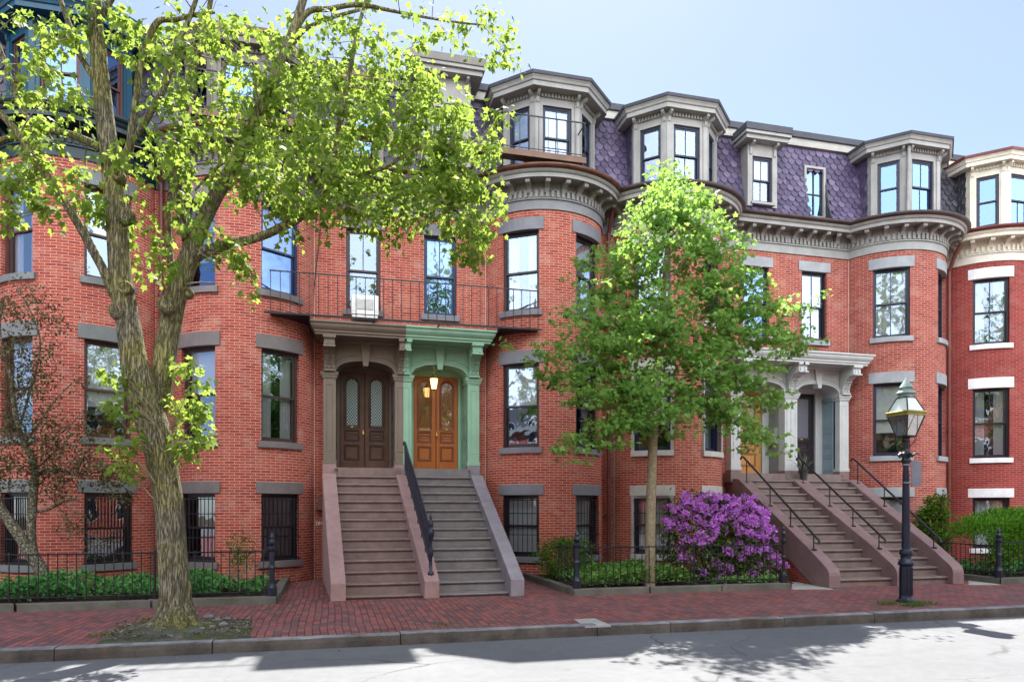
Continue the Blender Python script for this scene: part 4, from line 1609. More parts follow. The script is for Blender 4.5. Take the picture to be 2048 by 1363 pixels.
def build_house(key, axis, side, brick):
    xc = axis + side * OFFX
    xb0, xb1 = (axis, axis + PITCH / 2) if side > 0 else (axis - PITCH / 2, axis)
    if key == 'A':
        xb0 = -8.2
    if key == 'F':
        xb1 = 22.2
    root = thing('brick_row_house', LABELS[key], 'house', (xc, YW, 0), 'row of brick bow-front houses along the street')
    h = House(xb0, xb1, xc, root)
    HS[key] = h
    ops, todo = [], []
    for fl, (z0, z1) in FLOORS.items():
        for i, deg in enumerate((-34.0, 33.5)):
            w = .94
            if fl == 'base' and i == 1 and key in 'CDE':
                pass
            sm = h.s_phi(deg)
            o = window_opening(h, sm - w / 2, sm + w / 2, z0, z1)
            ops.append(o)
            todo.append((o, fl, i))
    flat = []
    if key in 'BCDE':
        x = axis + side * .94
        s = h.s_x(x)
        o = window_opening(h, s - .41, s + .41, 6.48, 8.47)
        ops.append(o)
        flat.append(o)
        a, b = sorted((axis + side * (U0 - .01), axis + side * (U1 + .01)))
        od = window_opening(h, h.s_x(a) if side < 0 else max(0, h.s_x(a)), h.s_x(b), LAND_Z - .05, 5.3)
        od['depth'] = .02
        ops.append(od)
    build_wall(h, brick, -.05, 8.95, ops)
    lm = M and LINT[key]
    if key in 'BCDE':
        xk = xc - side * BOW_A
        j = MB()
        j.box(xk - .009, YW - .012, .0, xk + .009, YW + .004, 8.9)
        j.build('sealant_joint', M['sealant'], root)
    for o, fl, i in todo:
        mun = (0, 0)
        gl = 'glass'
        bars = None
        cas = None
        fr = FRM[key]
        if fl == 'second' and key in 'EF':
            mun = (1, 1)
        if fl == 'parlor' and key == 'F':
            mun = (1, 0)
        if fl == 'second' and key in 'B':
            fr, gl = 'frame_blue', 'glass_blue'
        if fl == 'base':
            gl = 'glass_dark'
            bars = 14 if key == 'A' else (9 if key == 'B' else (8 if key in 'CD' else None))
            if key == 'F':
                bars = None
            fr = 'frame_black' if key in 'AB' else FRM[key]
        if fl in ('base', 'parlor') and key == 'D':
            cas = 'casing_grey'
        wo = make_window(root, o['c'], o['n'], o['w'], o['z0'], o['z1'], fr, gl, mun, INS[key][fl][i], cas, bars, dpt=.09)
        lintel_sill(h, wo, o, lm, lm, lz=.29 if fl != 'base' else .25)
    for o in flat:
        fr, gl, mun, ins = {'B': ('frame_dbrown', 'glass', (1, 0), 'dark'), 'C': ('frame_blue', 'glass_blue', (1, 0), 'shade'),
                            'D': ('frame_navy', 'glass_blue', (0, 0), 'dark'), 'E': ('frame_black', 'glass', (1, 1), 'curtain')}[key]
        wo = make_window(root, o['c'], o['n'], o['w'], o['z0'], o['z1'], fr, gl, mun, ins, None, None, dpt=.09)
        lintel_sill(h, wo, o, lm if key != 'D' else 'lintel_e', lm if key != 'D' else 'lintel_e')
    mc, mf, mg, ms, mt = {
        'A': ('cornice_a', 'cornice_a', 'cornice_a', 'slate_dark', 'roof_trim'), 'B': ('cornice_b', 'frieze_b', 'copper', 'slate_grey', 'cornice_b'),
        'C': ('cornice_c', 'frieze_c', 'copper', 'slate_purple', 'roof_trim'), 'D': ('cornice_d', 'frieze_d', 'gutter_dark', 'slate_purple', 'roof_trim'),
        'E': ('cornice_d', 'frieze_d', 'gutter_dark', 'slate_purple', 'roof_trim'), 'F': ('cornice_f', 'frieze_f', 'gutter_red', 'slate_dark', 'cornice_f')}[key]
    cornice(h, mc, mf, mg)
    holes = []
    if key == 'E':
        holes = [(axis + .97 - .36, axis + .97 + .36, 11.45)]
    mansard(h, ms, mt, holes)
    if key == 'A':
        bay_dormer(h, 'teal', 'frame_brown', 'slate_dark', 'teal', 'glass_blue', eave=.34, cap_h=.16)
    elif key == 'B':
        bay_dormer(h, 'cornice_b', 'frame_dbrown', 'slate_grey', 'roof_brown', 'glass_blue')
        flat_dormer(h, axis - .94, 'cornice_b', 'frame_dbrown', glass='glass_blue', mcap='roof_brown', rhw=.6, zt=11.5)
    elif key == 'C':
        bay_dormer(h, 'cornice_c', 'frame_navy', 'slate_purple', 'roof_cap', 'glass', eave=.33, inside='curtain', muntins=((0, 0), (1, 1), (0, 0)))
        flat_dormer(h, axis + 1.0, 'cornice_c', 'frame_navy', hw=.6, rhw=.9, zt=12.1, mcap='cornice_b', yf=17.05, glass='glass')
    elif key == 'D':
        bay_dormer(h, 'cornice_d', 'frame_navy', 'slate_purple', 'roof_cap', 'glass', muntins=((0, 0), (1, 1), (0, 0)))
        flat_dormer(h, axis - .94, 'cornice_d', 'frame_navy', inside='half', glass='glass')
    elif key == 'E':
        bay_dormer(h, 'cornice_d', 'frame_navy', 'slate_purple', 'roof_cap', 'glass_blue', muntins=((0, 0), (1, 1), (0, 0)))
        g_ = MB()
        g_.tube([(h.xc - .575, 16.42, 12.0), (h.xc - .585, 16.40, 11.6), (h.xc - .6, 16.44, 9.74)], .045, 8)
        g_.build('downpipe', M['cornice_d'], root)
        inset_window(h, axis + .97, 'frame_black', 'cornice_d')
    else:
        bay_dormer(h, 'cornice_f', 'frame_navy', 'slate_dark', 'gutter_red', 'glass_blue', muntins=((0, 0), (0, 1), (0, 0)))
    return h


for k_, ax_, sd_, br_ in SPEC:
    build_house(k_, ax_, sd_, br_)

# doors and porticos
AX2 = AXIS + PITCH
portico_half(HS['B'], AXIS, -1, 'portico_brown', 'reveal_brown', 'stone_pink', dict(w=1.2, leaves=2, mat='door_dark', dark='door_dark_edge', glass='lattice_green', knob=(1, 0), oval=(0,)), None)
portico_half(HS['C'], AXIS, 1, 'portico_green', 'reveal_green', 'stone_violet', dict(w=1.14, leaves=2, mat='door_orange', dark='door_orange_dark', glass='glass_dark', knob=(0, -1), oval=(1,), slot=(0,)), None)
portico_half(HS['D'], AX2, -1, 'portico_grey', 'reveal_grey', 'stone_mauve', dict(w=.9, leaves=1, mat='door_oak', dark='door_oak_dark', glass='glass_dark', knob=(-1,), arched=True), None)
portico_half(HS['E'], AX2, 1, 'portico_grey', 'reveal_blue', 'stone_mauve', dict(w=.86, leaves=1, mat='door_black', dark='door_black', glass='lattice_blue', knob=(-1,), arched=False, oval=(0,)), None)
stoop(HS['B'], (.24, .08), (1.66, 1.46), 13.35, .08, 'tread_pink', 'tread_pink', [(-.03, .24, -.23, .08, False, False), (1.66, 1.94, 1.46, 1.87, False, False)], 'stone_pink')
stoop(HS['C'], (1.94, 1.87), (3.30, 3.26), 13.30, .08, 'tread_grey', 'tread_grey', [(3.30, 3.57, 3.26, 3.55, False, False)], 'stone_violet')
stoop(HS['D'], (10.42, 10.86), (11.85, 12.22), 13.02, .17, 'tread_brown', 'tread_brown', [(10.14, 10.42, 10.54, 10.86, True, True), (11.85, 12.13, 12.22, 12.64, True, False)], 'stone_mauve')
stoop(HS['E'], (12.13, 12.64), (13.33, 14.02), 13.02, .17, 'tread_brown', 'tread_brown', [(13.33, 13.63, 14.02, 14.36, True, False)], 'stone_mauve')
# ------------------------------------------------------------------ things fixed on or standing by the houses
def share(o, parent, loc, name=None):
    """a copy of one mesh object, under `parent`, at a world position"""
    c = o.copy()
    COL.objects.link(c)
    c.parent = parent
    po = WO[parent.name]
    c.location = (loc[0] - po[0], loc[1] - po[1], loc[2] - po[2])
    return c


def pipe_rail(h, xb, xt, yb, zb, yt, zt, cheek):
    """plain black pipe handrail on a stone cheek"""
    X = lambda y: xb + (xt - xb) * (y - yb) / (yt - yb)
    Z = lambda y: zb + (zt - zb) * (y - yb) / (yt - yb)
    m = MB()
    pts = [(X(yb) + .0, yb - .03, zb - .07), (X(yb), yb, zb), (X((yb + yt) / 2), (yb + yt) / 2, Z((yb + yt) / 2)), (X(yt), yt, zt), (X(yt) - .01, yt + .06, zt + .02), (X(yt) - .02, yt + .1, zt - .02), (X(yt) - .02, yt + .09, zt - .06)]
    m.tube(pts, .026, 10)
    r = m.build('stair_railing', M['iron'], h.root, smooth=True)
    for t in (.06, .33, .6, .95):
        y = yb + (yt - yb) * t
        k = MB()
        zc = cheek(y)
        k.tube([(X(y), y, zc - .03), (X(y), y, Z(y) - .01)], .014, 8)
        k.box(X(y) - .05, y - .04, zc - .03, X(y) + .05, y + .04, zc + .012)
        k.build('post', M['iron'], r)
    return r


def cheek_z(y0, rnd):
    yb, zt, zb = y0 - .17, 2.47, (.42 if rnd else .34)
    return lambda y: zb + (zt - zb) * (y - yb) / (16.95 - yb)


for key, xb, xt in (('D', 10.28, 10.70), ('D', 11.99, 12.43), ('E', 13.48, 14.19)):
    pipe_rail(HS[key], xb, xt, 13.35, .98, 16.95, 3.06, cheek_z(13.02, True))


def ornate_rail(h):
    cz = cheek_z(13.35, False)
    x0, x1, ya, yb = 1.80, 1.67, 13.42, 17.02
    X = lambda y: x0 + (x1 - x0) * (y - ya) / (yb - ya)
    zr = lambda y: cz(y) + .74
    m = MB()
    m.tube([(X(ya), ya, zr(ya) - .02), (X(15), 15, zr(15)), (X(yb), yb, zr(yb)), (X(yb), yb + .07, zr(yb) + .01), (X(yb), yb + .1, zr(yb) - .05)], .033, 10)
    for dz in (.12, .52):
        m.tube([(X(ya), ya, cz(ya) + dz), (X(yb), yb, cz(yb) + dz)], .012, 6)
    ro = m.build('stair_railing', M['iron_blue'], h.root, smooth=True)
    y = ya + .12
    i = 0
    while y < yb:
        k = MB()
        k.tube([(X(y), y, cz(y) + (.0 if i % 4 == 0 else .12)), (X(y), y, zr(y))], .009, 6)
        if y + .12 < yb:
            # scrolls between the bars
            c = (y + .06, cz(y + .06) + .63)
            k.tube([(X(y) , c[0] + .045 * math.cos(a), c[1] + .05 * math.sin(a)) for a in [j * math.pi / 5 for j in range(11)]], .007, 5)
            c = (y + .06, cz(y + .06) + .34)
            k.tube([(X(y), c[0] + .04 * math.cos(a), c[1] + .12 * math.sin(a)) for a in [j * math.pi / 6 for j in range(13)]], .007, 5)
        k.build('baluster', M['iron_blue'], ro)
        y += .12
        i += 1
    k = MB()
    xx, yy, zz = X(13.38), 13.36, cz(13.36)
    k.lathe([(.06, 0), (.06, .03), (.03, .05), (.026, .3), (.04, .33), (.05, .38), (.045, .44), (.03, .5), (.026, .62), (.045, .66), (.06, .72), (.07, .78), (.055, .84), (.03, .86), (.045, .9), (.05, .95), (.03, 1.0), (.022, 1.03), (.03, 1.06), (.012, 1.12), (0, 1.16)], xx, yy, 12, zz)
    k.build('newel_post', M['iron_blue'], ro, smooth=True)


ornate_rail(HS['B'])

# downpipes, cable, plaque, number
for key, x, y, mt, z1 in (('C', 7.04, 17.46, 'pipe_red', 8.9), ('A', AXIS - PITCH / 2 - .02, 17.46, 'pipe_red', 9.0), ('E', 17.86, 17.36, 'pipe_mid', 8.75)):
    m = MB()
    m.tube([(x, y, .02), (x, y, 4.5), (x, y, z1), (x + (.0 if key != 'E' else -.02), y - .2, z1 + .35), (x, y - .42, z1 + .7)], .055, 10)
    for z in (1.5, 4.0, 6.5):
        m.lathe([(.055, -.03), (.066, -.03), (.066, .03), (.055, .03)], x, y, 10, z)
        m.box(x - .09, y + .03, z - .015, x + .09, YW + .02, z + .015)
    m.build('downpipe', M[mt], HS[key].root, smooth=False)
for dx in (.17, .27):
    m = MB()
    m.tube([(7.06 + dx, 17.56, .05), (7.06 + dx, 17.56, 8.7)], .013, 6)
    m.build('conduit', M['casing_grey'], HS['D'].root)
m = MB()
p = [at(641, 455, 17.57), at(634, 520, 17.57), at(628, 575, 17.57), at(626, 640, 17.57)]
m.tube([tuple(q) for q in p], .011, 6)
m.build('cable', M['iron'], HS['B'].root)
m = MB()
a = at(633, 1019, 17.58)
m.prism([(a.x, a.z), (a.x + .17, a.z), (a.x + .1, a.z + .36), (a.x + .05, a.z + .36)], 'y', 17.47, 17.6)
m.build('wall_lamp', M['wood_floor'], HS['B'].root, bevel=.01)


def text(name, s, size, loc, mat, parent, extr=.004):
    cu = bpy.data.curves.new(name, 'FONT')
    cu.body, cu.size, cu.extrude, cu.align_x = s, size, extr, 'CENTER'
    tmp = bpy.data.objects.new(name + '_curve', cu)
    COL.objects.link(tmp)
    dg = bpy.context.evaluated_depsgraph_get()
    me = bpy.data.meshes.new_from_object(tmp.evaluated_get(dg))
    bpy.data.objects.remove(tmp)
    me.materials.clear()
    me.materials.append(mat)
    o = bpy.data.objects.new(name, me)
    COL.objects.link(o)
    o.parent = parent
    po = WO[parent.name]
    o.rotation_euler = (math.pi / 2, 0, 0)
    o.location = (loc[0] - po[0], loc[1] - po[1], loc[2] - po[2])
    return o


a = at(641, 1049, 17.585)
text('house_number', '2891', .125, tuple(a), M['letter'], HS['B'].root)


# ------------------------------------------------------------------ balconies
def iron_balcony():
    x0, x1, yf, z = -1.33, 4.80, 16.34, 5.97
    root = thing('iron_balcony', 'long thin black iron balcony railing above the brown and green portico', 'balcony', ((x0 + x1) / 2, yf, z))
    m = MB()
    for a, b in ((x0, -.42 - .08), (3.84, x1)):
        h = HS['B'] if a < 0 else HS['C']
        n = 14
        top = []
        for i in range(n + 1):
            x = a + (b - a) * i / n
            d = x - h.xc
            y = min(YW, BOW_YC - math.sqrt(max(0, BOW_R ** 2 - d * d))) if abs(d) < BOW_R else YW
            top.append((x, max(yf + .02, y + .02)))
        rows = [[(p[0], yf, z - .022) for p in top], [(p[0], yf, z) for p in top], [(p[0], p[1], z) for p in top], [(p[0], p[1], z - .022) for p in top]]
        m = MB()
        m.grid([[r[i] for r in rows] for i in range(n + 1)], wrap=True)
        m.build('deck_plate', M['iron_blue'], root)
    m = MB()
    m.box(x0 - .12, yf - .02, z - .03, x1 + .06, yf + .02, z + .012)
    for x in (-.55, .9, 2.4, 3.9):
        m.box(x, yf, z - .02, x + .03, YW, z + .01)
    m.tube([(-.5, yf + .02, z - .03), (-.5, 17.3, z - .05), (-.5, 17.58, z - .5)], .015, 6)
    m.tube([(3.86, yf + .02, z - .03), (3.86, 17.3, z - .05), (3.86, 17.58, z - .5)], .015, 6)
    m.build('floor_frame', M['iron'], root)
    m = MB()
    m.box(x0, yf - .012, z + .90, x1, yf + .012, z + .925)
    m.build('handrail', M['iron'], root)
    first = None
    n = 30
    for i in range(n + 1):
        x = x0 + .02 + (x1 - x0 - .04) * i / n
        if first is None:
            m = MB()
            m.tube([(x, yf, z), (x, yf, z + .91)], .0095, 6)
            first = m.build('baluster', M['iron'], root, org=(x, yf, z))
        else:
            share(first, root, (x, yf, z))


def roof_balcony():
    x0, x1, yf, z = -2.9, 5.86, 15.98, 10.0
    root = thing('roof_balcony', 'roof level fire escape balcony with thin iron rails in front of the dormers', 'balcony', ((x0 + x1) / 2, yf, z))
    m = MB()
    m.box(x0, yf, z - .02, x1, 16.42, z + .02)
    m.build('deck', M['wood_floor'], root)
    m = MB()
    m.box(x0, yf - .03, z - .11, x1, yf, z + .03)
    for k in range(8):
        x = x0 + .2 + (x1 - x0 - .4) * k / 7
        m.box(x - .02, yf, z - .1, x + .02, 17.2, z - .021)
    m.build('beam', M['wood_floor'], root)
    m = MB()
    m.box(x0, yf - .012, z + .84, x1, yf + .012, z + .865)
    m.box(x0, yf - .008, z + .08, x1, yf + .008, z + .095)
    m.box(x1 - .02, yf, z + .84, x1, 16.75, z + .865)
    m.build('handrail', M['iron'], root)
    n = 38
    first = None
    for i in range(n + 1):
        x = x0 + .01 + (x1 - x0 - .03) * i / n
        if first is None:
            m = MB()
            m.tube([(x, yf, z), (x, yf, z + .85)], .008, 6)
            first = m.build('baluster', M['iron'], root, org=(x, yf, z))
        else:
            share(first, root, (x, yf, z))


iron_balcony()
roof_balcony()


# ------------------------------------------------------------------ small things at the doors
def air_conditioner():
    a, b = at(703, 588, 17.25), at(757, 631, 17.25)
    root = thing('air_conditioner', 'white window air conditioner above the brown portico', 'air conditioner', ((a.x + b.x) / 2, 17.4, b.z))
    m = MB()
    m.box(a.x, 17.22, b.z, b.x, 17.75, a.z)
    m.build('housing', M['white_plastic'], root, bevel=.02)
    m = MB()
    w = (b.x - a.x)
    gx0, gx1, gz0, gz1 = a.x + w * .2, b.x - w * .2, b.z + .12, a.z - .1
    m.box(gx0, 17.212, gz0, gx1, 17.22, gz1)
    g = m.build('grille', M['grille_grey'], root)
    m = MB()
    for i in range(9):
        z = gz0 + (gz1 - gz0) * (i + .3) / 9
        m.box(gx0, 17.20, z, gx1, 17.212, z + .014)
    for i in range(1, 8):
        x = gx0 + (gx1 - gx0) * i / 8
        m.box(x - .004, 17.195, gz0, x + .004, 17.2, gz1)
    for x in (a.x + w * .04, a.x + w * .1, b.x - w * .13, b.x - w * .07):
        m.box(x, 17.205, b.z + .07, x + .018, 17.22, a.z - .06)
    m.build('louvre', M['white_plastic'], root)
    m = MB()
    m.box(a.x + .02, 17.25, b.z - .07, b.x - .02, 17.6, b.z)
    m.build('base_tray', M['white_plastic'], root)


def hanging_lantern():
    c = at(868, 765, 17.45)
    root = thing('hanging_lantern', 'small lit lantern hanging under the green arch in front of the orange door', 'lantern', (c.x, c.y, c.z - .2))
    m = MB()
    m.tube([(c.x, c.y, c.z + .2), (c.x, c.y, 5.22)], .006, 5)
    m.build('chain', M['brass'], root)
    m = MB()
    ph = math.radians(20)
    m.lathe([(.115, .09), (.12, .1), (.05, .17), (.02, .2), (.012, .23)], c.x, c.y, 6, c.z, ph)
    m.lathe([(.0, -.19), (.02, -.185), (.062, -.165), (.066, -.155)], c.x, c.y, 6, c.z, ph)
    for k in range(6):
        a = ph + k * math.pi / 3
        m.tube([(c.x + .064 * math.cos(a), c.y + .064 * math.sin(a), c.z - .16), (c.x + .113 * math.cos(a), c.y + .113 * math.sin(a), c.z + .1)], .007, 5)
    m.build('lantern_frame', M['brass'], root)
    m = MB()
    m.lathe([(.058, -.155), (.104, .09)], c.x, c.y, 6, c.z, ph)
    m.build('lamp_glass', M['lamp_glow'], root)


def potted_plant():
    c = at(1607, 955, 16.98)
    z = LAND_Z - .19
    root = thing('potted_plant', 'spiky plant in a dark pot by the black front door', 'potted plant', (c.x, c.y, z))
    m = MB()
    m.lathe([(.085, 0), (.11, .2), (.125, .26), (.135, .26), (.135, .29), (.115, .29), (.11, .25)], c.x, c.y, 14, z)
    m.build('pot', M['pot'], root)
    m = MB()
    r = random.Random(8)
    for i in range(34):
        a, e = r.uniform(0, 6.28), r.uniform(.35, 1.0)
        l = r.uniform(.35, .72)
        d = Vector((math.cos(a) * (1 - e), math.sin(a) * (1 - e), e)).normalized()
        s = Vector((-math.sin(a), math.cos(a), 0)) * .012
        b = Vector((c.x, c.y, z + .25))
        p = [b, b + d * l * .5 + Vector((0, 0, .03)), b + d * l - Vector((0, 0, .06 * (1 - e)))]
        m.add([tuple(p[0] - s), tuple(p[0] + s), tuple(p[1] + s), tuple(p[1] - s), tuple(p[2])], [(0, 1, 2, 3), (3, 2, 4)])
    m.build('leaves', M['leaf_grey'], root)


def mailboxes():
    # on the inner face of the pier, seen edge-on from the street
    x = AX2 - U0 - .012
    root = thing('mailbox_bank', 'grey bank of mailboxes on the side wall by the oak door', 'mailbox', (x - .06, YP + .5, 3.55))
    m = MB()
    m.box(x - .11, YP + .28, 3.52, x, YP + .76, 3.98)
    m.build('housing', M['reveal_grey'], root, bevel=.01)
    for i in range(3):
        m = MB()
        y = YP + .3 + i * .15
        m.box(x - .122, y, 3.56, x - .11, y + .14, 3.94)
        m.build('door', M['casing_grey'], root, bevel=.004)


M['leaf_grey'] = leaf_mat('leaf_grey', ((0, (.09, .12, .09)), (1, (.2, .24, .18))), .25)
air_conditioner()
hanging_lantern()
potted_plant()
mailboxes()
m = MB()
cx = AX2 + (U0 + U1) / 2
m.lathe([(0, 5.2), (.09, 5.19), (.11, 5.15), (.1, 5.1), (0, 5.07)], cx - .45, 17.75, 14)
m.build('ceiling_light', M['white_plastic'], HS['E'].root, smooth=True)


# ------------------------------------------------------------------ street lamp and its sign
def street_lamp():
    g = gp(1812, 1203)
    x, y = g.x, g.y
    root = thing('street_lamp', 'old black cast iron street lamp with four-sided glass lantern on the sidewalk', 'street lamp', (x, y, 0))
    m = MB()
    m.lathe([(.16, 0), (.16, .03), (.13, .06), (.115, .09), (.106, .12), (.103, .64), (.108, .66)], x, y, 8, 0, math.radians(10))
    for k in range(8):
        a = math.radians(10 + 22.5) + k * math.pi / 4
        c_, s_ = math.cos(a), math.sin(a)
        q = MB(lambda lx, ly, lz, c_=c_, s_=s_: (x + c_ * ly - s_ * lx, y + s_ * ly + c_ * lx, lz))
        q.box(-.03, .088, .13, -.018, .106, .62)
        q.box(.018, .088, .13, .03, .106, .62)
        o = len(m.v)
        m.v.extend(q.v); m.f.extend([[i + o for i in f] for f in q.f]); m.uv.extend(q.uv); m.mi.extend(q.mi)
    m.build('base', M['iron_blue'], root)
    m = MB()
    m.lathe([(.105, .65), (.132, .67), (.136, .70), (.122, .73), (.098, .75), (.088, .80), (.092, .84), (.112, .86), (.116, .88), (.108, .90), (.112, .92), (.1, .94), (.07, .96)], x, y, 20)
    m.build('collar', M['iron_blue'], root, smooth=True)
    m = MB()
    m.lathe([(.068, .95), (.064, 1.3), (.056, 1.9), (.048, 2.35), (.046, 2.5)], x, y, 16)
    for k in range(8):
        a = k * math.pi / 4
        m.tube([(x + .065 * math.cos(a), y + .065 * math.sin(a), .97), (x + .047 * math.cos(a), y + .047 * math.sin(a), 2.35)], .008, 5)
    m.build('pole', M['iron_blue'], root)
    m = MB()
    m.lathe([(.048, 2.45), (.07, 2.5), (.08, 2.54), (.066, 2.58), (.085, 2.62), (.095, 2.66), (.06, 2.70), (.05, 2.74), (.052, 2.86), (.07, 2.9), (.06, 2.95), (.13, 2.97)], x, y, 14)
    for k in range(6):
        a = k * math.pi / 3 + .2
        m.tube([(x + .08 * math.cos(a), y + .08 * math.sin(a), 2.6), (x + .15 * math.cos(a), y + .15 * math.sin(a), 2.66), (x + .21 * math.cos(a), y + .21 * math.sin(a), 2.63)], [.03, .018, .006], 5)
    m.build('capital', M['iron'], root)
    ph = math.radians(-128)
    F4 = lambda r, z, k: (x + r * math.cos(ph + k * math.pi / 2), y + r * math.sin(ph + k * math.pi / 2), z)
    rb, rm, rt = .155, .30, .145
    zb, zm, zt = 2.97, 3.34, 3.66
    m = MB()
    for k in range(4):
        m.tube([F4(rb, zb, k), F4(rm, zm, k)], .012, 6)
        m.tube([F4(rm, zm + .05, k), F4(rt, zt, k)], .012, 6)
        m.tube([F4(rb, zb, k), F4(rb, zb, k + 1)], .014, 6)
        m.tube([F4(rt, zt, k), F4(rt, zt, k + 1)], .012, 6)
    # curved rests either side
    for k in (0.5, 1.5, 2.5, 3.5):
        m.tube([F4(.05, 2.78, k), F4(.16, 2.83, k), F4(.22, 2.95, k), F4(.235, 3.33, k)], .006, 5)
    m.build('lantern_frame', M['lamp_dark'], root)
    m = MB()
    for k in range(4):
        m.tube([F4(rm + .012, zm + .0, k), F4(rm + .012, zm + .0, k + 1)], .016, 6)
        m.tube([F4(rm + .02, zm + .05, k), F4(rm + .02, zm + .05, k + 1)], .02, 6)
        m.quad(F4(rm + .008, zm - .015, k), F4(rm + .008, zm - .015, k + 1), F4(rm + .014, zm + .06, k + 1), F4(rm + .014, zm + .06, k))
    m.build('lantern_rim', M['lamp_rim'], root)
    for k in range(4):
        g_ = MB()
        g_.quad(F4(rb - .004, zb, k), F4(rb - .004, zb, k + 1), F4(rm - .004, zm, k + 1), F4(rm - .004, zm, k))
        g_.build('lantern_pane', M['lamp_pane'], root)
        g_ = MB()
        g_.quad(F4(rm - .004, zm + .05, k), F4(rm - .004, zm + .05, k + 1), F4(rt - .004, zt, k + 1), F4(rt - .004, zt, k))
        g_.build('roof_pane', M['lamp_roof'], root)
    m = MB()
    m.tube([(x, y, 2.95), (x, y, 3.15)], .03, 8)
    m.tube([(x - .04, y, 3.15), (x - .04, y, 3.26)], .018, 8)
    m.tube([(x + .04, y, 3.15), (x + .04, y, 3.26)], .018, 8)
    m.build('burner', M['brass'], root)
    m = MB()
    m.lathe([(.12, 3.65), (.125, 3.72), (.17, 3.735), (.16, 3.755), (.10, 3.80), (.105, 3.83), (.12, 3.84), (.06, 3.93), (.035, 3.97), (.02, 3.985), (.022, 4.0), (0, 4.02)], x, y, 16)
    m.build('cap', M['verdigris'], root)
    # the back of a street sign strapped to the pole
    dx, dy = .985, -.17
    fn = lambda lx, ly, lz: (x + .09 + dx * lx - dy * ly * .0 + .0, y - .02 + dy * lx + ly, lz)
    sroot = thing('street_sign', 'blank grey back of a street sign strapped to the lamp post', 'sign', (x + .1, y - .05, 2.05))
    m = MB(fn)
    n = 6
    out = []
    for cx_, cz_, a0 in ((.19 - .03, 2.07 + .03, -90), (.19 - .03, 2.53 - .03, 0), (.0 + .03, 2.53 - .03, 90), (.0 + .03, 2.07 + .03, 180)):
        for k in range(n + 1):
            a = math.radians(a0 + 90 * k / n)
            out.append((cx_ + .03 * math.cos(a), cz_ + .03 * math.sin(a)))
    m.prism(out, 'y', -.004, .004)
    m.build('panel', M['sign_back'], sroot)
    m = MB()
    for z in (2.14, 2.46):
        m.lathe([(.060, -.014), (.066, -.014), (.066, .014), (.060, .014)], x, y, 14, z)
        m.box(x + .05, y - .035, z - .014, x + .14, y - .03, z + .014)
    m.build('strap', M['sign_back'], sroot)


M['lamp_dark'] = paint('lamp_dark', (.05, .05, .045), rough=.4, metal=.6)
M['lamp_rim'] = paint('lamp_rim', (.42, .36, .10), rough=.35, metal=.5, var=.3)
M['verdigris'] = paint('verdigris', (.20, .28, .265), rough=.6, var=.4, scale=8, dirt=(.3, .38, .34))
M['lamp_pane'] = glass_mat('lamp_pane', (1.0, 1.0, .96), .5, .95, .1)
M['lamp_roof'] = paint('lamp_roof', (.66, .74, .74), rough=.25, var=.15, spec=.8)
street_lamp()


# ------------------------------------------------------------------ garden kerbs and iron fences
def garden(name, lab, pts, zk=.13, wk=.17):
    """kerb of stone lengths along an open polyline; returns nothing"""
    root = thing('garden_kerb', lab, 'garden kerb', (sum(p[0] for p in pts) / len(pts), sum(p[1] for p in pts) / len(pts), 0))
    r = random.Random(len(lab))
    inner = offset_poly(pts, -wk)
    for i in range(len(pts) - 1):
        a, b = Vector(pts[i]), Vector(pts[i + 1])
        c, d = Vector(inner[i]), Vector(inner[i + 1])
        L = (b - a).length
        n = max(1, round(L / 1.9))
        for k in range(n):
            t0, t1 = k / n + .0025, (k + 1) / n - .0025
            q = [a.lerp(b, t0), a.lerp(b, t1), c.lerp(d, t1), c.lerp(d, t0)]
            z = zk + r.uniform(-.008, .008)
            m = MB()
            m.add([(p.x, p.y, -.02) for p in q] + [(p.x, p.y, z) for p in q], [(4, 5, 6, 7), (0, 1, 5, 4), (1, 2, 6, 5), (2, 3, 7, 6), (3, 0, 4, 7)])
            m.build('kerb_stone', M['garden_stone'], root, bevel=.012)


def fence(lab, a, b, z0, hgt, nb, posts=(), mid=(), group='iron garden fences along the sidewalk'):
    """a, b: plan ends; posts: fractions with an ornate post, mid: fractions with a thicker bar"""
    a, b = Vector((*a, z0)), Vector((*b, z0))
    root = thing('iron_fence', lab, 'fence', tuple((a + b) / 2), group)
    for z in (hgt, .09):
        m = MB()
        m.tube([tuple(a + Vector((0, 0, z))), tuple(b + Vector((0, 0, z)))], .013, 6)
        m.build('rail', M['iron'], root)
    first = None
    for i in range(nb + 1):
        p = a.lerp(b, i / nb)
        if first is None:
            m = MB()
            m.tube([(p.x, p.y, z0 + .05), (p.x, p.y, z0 + hgt)], .0095, 6)
            m.lathe([(0, -.02), (.014, 0), (0, .03)], p.x, p.y, 6, z0 + hgt + .012)
            first = m.build('baluster', M['iron'], root, org=tuple(p))
        else:
            share(first, root, tuple(p))
    for t in mid:
        p = a.lerp(b, t)
        m = MB()
        m.tube([(p.x, p.y, z0 - .02), (p.x, p.y, z0 + hgt + .05)], .02, 8)
        m.lathe([(0, -.01), (.026, .01), (.02, .03), (0, .06)], p.x, p.y, 8, z0 + hgt + .05)
        m.build('post', M['iron'], root)
    for t in posts:
        p = a.lerp(b, t)
        m = MB()
        m.lathe([(.085, -.01), (.085, .16), (.062, .2), (.05, .24), (.048, hgt * .62), (.065, hgt * .64), (.055, hgt * .68), (.046, hgt * .7), (.044, hgt + .0), (.075, hgt + .02), (.08, hgt + .06), (.05, hgt + .09), (.035, hgt + .1), (.06, hgt + .14), (.062, hgt + .17), (.035, hgt + .22), (.045, hgt + .25), (.025, hgt + .31), (0, hgt + .36)], p.x, p.y, 10, z0)
        m.build('post', M['iron_blue'], root)
    return root


